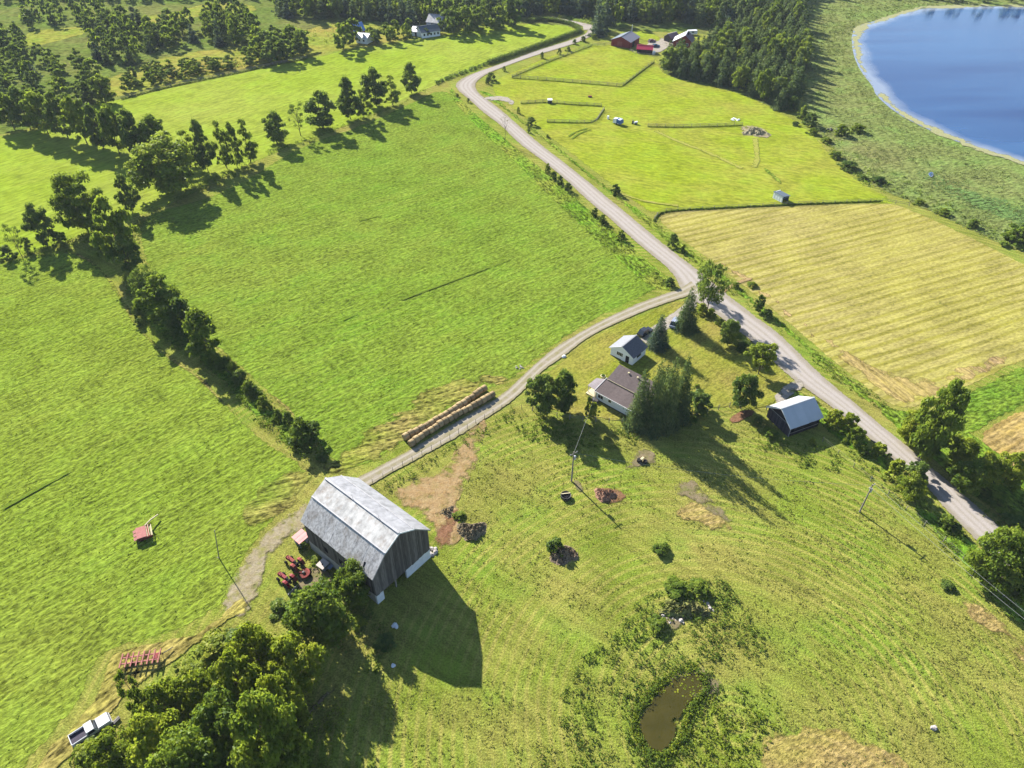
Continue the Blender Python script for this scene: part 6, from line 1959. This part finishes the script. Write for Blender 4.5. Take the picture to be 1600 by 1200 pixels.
tufts('barn_weeds', [(470, 868), (520, 880), (585, 950), (610, 1000), (590, 1060), (540, 1020), (500, 960), (450, 960), (480, 900)], 1.8, .6, .8, 8, .36, f_weed, 7, .6, (.0, .7))
tufts('yard_fence_weeds', [(820, 640), (900, 664), (1000, 676), (1000, 706), (940, 700), (880, 700), (830, 690), (800, 668)], 2.0, .5, .6, 8, .34, f_weed, 8, .45, (.1, .7))
tufts('lane_fence_weeds', [(590, 762), (650, 726), (740, 672), (800, 640), (812, 652), (750, 690), (690, 722), (640, 752), (610, 772)], 3.0, .45, .7, 8, .32, f_weed, 9, .45, (.0, .6))
tufts('shed_weeds', [(1180, 690), (1230, 690), (1300, 700), (1330, 740), (1250, 730), (1190, 705)], 2.0, .55, .7, 8, .36, f_weed, 10, .5, (.0, .6))
for i, px in enumerate([[(1090, 428), (1160, 470), (1300, 590), (1400, 660), (1460, 720), (1450, 650), (1404, 642), (1280, 552), (1200, 484), (1130, 428), (1060, 376), (1000, 330), (930, 280), (860, 222), (800, 176), (776, 160), (820, 196), (960, 306), (1050, 384)],
                        [(1310, 660), (1420, 740), (1540, 866), (1600, 930), (1560, 960), (1480, 870), (1380, 770), (1300, 690)],
                        [(860, 270), (950, 350), (1040, 436), (1050, 452), (1010, 440), (920, 366), (850, 300), (820, 262)],
                        [(1480, 760), (1560, 830), (1640, 900), (1640, 800), (1560, 740), (1490, 690)]]):
    tufts('roadside_weeds', px, 1.7, .5, .7, 7, .36, f_weed, 20 + i, .6, (.1, .9))
tufts('hedgerow_undergrowth', [(190, 430), (240, 450), (330, 545), (400, 605), (470, 660), (512, 716), (470, 715), (420, 680), (330, 585), (250, 530), (205, 480)], 1.8, .8, 1.3, 10, .40, f_weed, 30, .3, (.1, .9))
tufts('hedgerow_undergrowth', [(0, 400), (60, 385), (130, 368), (180, 380), (240, 320), (300, 290), (400, 250), (400, 264), (320, 300), (260, 330), (200, 400), (130, 390), (0, 416)], .9, .8, 1.0, 8, .45, f_weed, 31, .4, (.1, .8))
tufts('hedgerow_undergrowth', [(415, 236), (500, 206), (600, 170), (645, 148), (690, 128), (690, 133), (645, 154), (600, 176), (500, 214), (420, 244)], .9, .7, .7, 7, .45, f_weed, 32, .4, (.1, .8))
tufts('marsh_reed_clumps', [(1262, 100), (1262, 196), (1318, 258), (1424, 318), (1500, 356), (1620, 400), (1640, 300), (1520, 240), (1400, 184), (1350, 130), (1322, 60), (1330, 40), (1280, 20)], .55, .8, .8, 7, .42, f_reed, 33, .45, (.3, 1))
tufts('marsh_reed_clumps', [(1258, 0), (1270, 100), (1325, 80), (1332, 45), (1430, 12), (1560, 5), (1420, -4)], .2, 1.2, .9, 7, .7, f_reed, 34, .4, (.3, 1))
tufts('marsh_edge_scrub', [(1262, 190), (1300, 205), (1340, 240), (1420, 280), (1500, 330), (1600, 380), (1600, 396), (1500, 352), (1420, 314), (1350, 288), (1300, 248)], .25, 1.3, 1.4, 10, .6, f_weed, 35, .55, (.0, .7))
tufts('meadow_scrub', [(180, 150), (300, 110), (420, 66), (520, 40), (640, 40), (560, 70), (420, 100), (300, 124)], .05, 1.8, 2.0, 12, .8, f_leaf, 36, .5, (.1, .8))
tufts('wood_edge_scrub', [(800, 36), (850, 28), (930, 34), (940, 44), (900, 32), (860, 26)], .12, 1.8, 3.0, 14, .8, f_lime, 37, .3, (.1, .8))
tufts('middle_field_tussocks', [(300, 400), (420, 330), (560, 420), (700, 520), (640, 600), (480, 600), (380, 520)], .035, .35, .35, 8, .3, f_dark, 38, .5, (.0, .5))

tufts('hay_field_tufts', [(0, 440), (130, 410), (200, 500), (310, 590), (420, 700), (470, 740), (390, 850), (330, 960), (170, 1010), (60, 1160), (-60, 1300), (-200, 700)], .6, .30, .12, 5, .26, f_field, 40, .2, (.1, .9))
tufts('hay_field_tufts', [(230, 345), (400, 276), (560, 205), (690, 150), (860, 300), (1020, 435), (880, 520), (790, 590), (640, 680), (560, 730), (400, 590), (260, 450)], .45, .32, .12, 5, .28, f_field, 41, .2, (.1, .9))

def strip_grass(px, w, h, n, seed, mat):
    o = hedge('x', px, w, h, n, mat, seed)
    o.name = 'uncut_grass_strip'
    for k in ('label', 'category'):
        del o[k]
    tag(o, kind='stuff')


strip_grass([(1022, 346), (1027, 336), (1044, 330), (1120, 326), (1240, 320), (1376, 315)], .5, .5, 4200, 61, f_weed)
strip_grass([(800, 122.5), (860, 126.5), (920, 131.5), (972, 136)], .3, .35, 1800, 62, f_weed)
strip_grass([(973, 135), (1000, 114), (1022, 98)], .35, .45, 1500, 63, f_weed)
strip_grass([(800, 121), (860, 96), (925, 72)], .3, .4, 1600, 64, f_weed)
strip_grass([(814, 162.5), (850, 160.5), (862, 161.5), (900, 164.5), (940, 166.5)], .3, .4, 1400, 65, f_weed)
strip_grass([(855, 191.5), (900, 192.5), (930, 192.5), (944, 171.5)], .3, .4, 1400, 66, f_weed)
strip_grass([(1012, 198.5), (1060, 199.5), (1110, 198.5), (1160, 196.5)], .3, .4, 1600, 67, f_weed)
strip_grass([(190, 156), (240, 142), (300, 129), (360, 117), (420, 104), (480, 92)], .6, .7, 3000, 68, f_dark)

def rim_tufts(name, px, n, spread, r, h, nq, leaf, mat, seed):
    rng2 = np.random.default_rng(seed)
    pts = [G(*p) for p in px]
    P = resample(chaikin([Vector(q) for q in pts], 2) + [pts[0]], 300)
    arr = np.array([(q.x, q.y) for q in P])
    c0 = arr.mean(0)
    i = rng2.integers(0, 299, n)
    out = arr[i] - c0
    out /= np.linalg.norm(out, axis=1)[:, None]
    P2 = arr[i] + out * np.abs(rng2.normal(0, spread, n))[:, None] + rng2.normal(0, .15, (n, 2))
    c = np.repeat(P2, nq, 0)
    S = np.repeat(rng2.uniform(.5, 1.4, n), nq)
    off = rng2.normal(0, r * .5, (n * nq, 2)) * S[:, None]
    z = h * S * rng2.uniform(.1, 1.0, n * nq)
    pos = np.stack([c[:, 0] + off[:, 0], c[:, 1] + off[:, 1], z], 1)
    nr = np.stack([off[:, 0] / r, off[:, 1] / r, np.full(n * nq, .5)], 1)
    t = np.clip(np.repeat(rng2.uniform(.1, .9, n), nq), 0, 1)
    tag(inst(name, quad_mesh(name, rand_quads(pos, nr, leaf, rng2, .5), mat, t)), kind='stuff')


PO = [(996, 1124), (1006, 1102), (1026, 1080), (1046, 1062), (1072, 1050), (1096, 1052), (1100, 1086), (1080, 1096), (1070, 1120), (1064, 1144), (1054, 1164), (1036, 1180), (1020, 1178), (1008, 1164), (996, 1144)]
rim_tufts('pond_rim_sedges', PO, 650, .5, .26, .4, 7, .28, f_lime, 71)
rim_tufts('pond_bank_weeds', PO, 380, 1.4, .4, .7, 9, .32, f_weed, 72)
# floating leaves at the upper end of the pond
rng3 = np.random.default_rng(9)
pts_ = region_pts([(1030, 1082), (1048, 1062), (1074, 1052), (1094, 1054), (1098, 1080), (1076, 1092), (1050, 1084)], 3.5, 12, 0)
q_ = []
for x, y in pts_:
    r_ = rng3.uniform(.08, .22)
    a_ = rng3.uniform(0, 6.28)
    q_.append([(x + math.cos(a_ + k * 1.571) * r_, y + math.sin(a_ + k * 1.571) * r_ * .8, ZL[0] + .02) for k in range(4)])
tag(inst('pond_floating_leaves', quad_mesh('pond_floating_leaves', np.array(q_), f_lime, rng3.uniform(.3, 1, len(q_)))), kind='stuff')
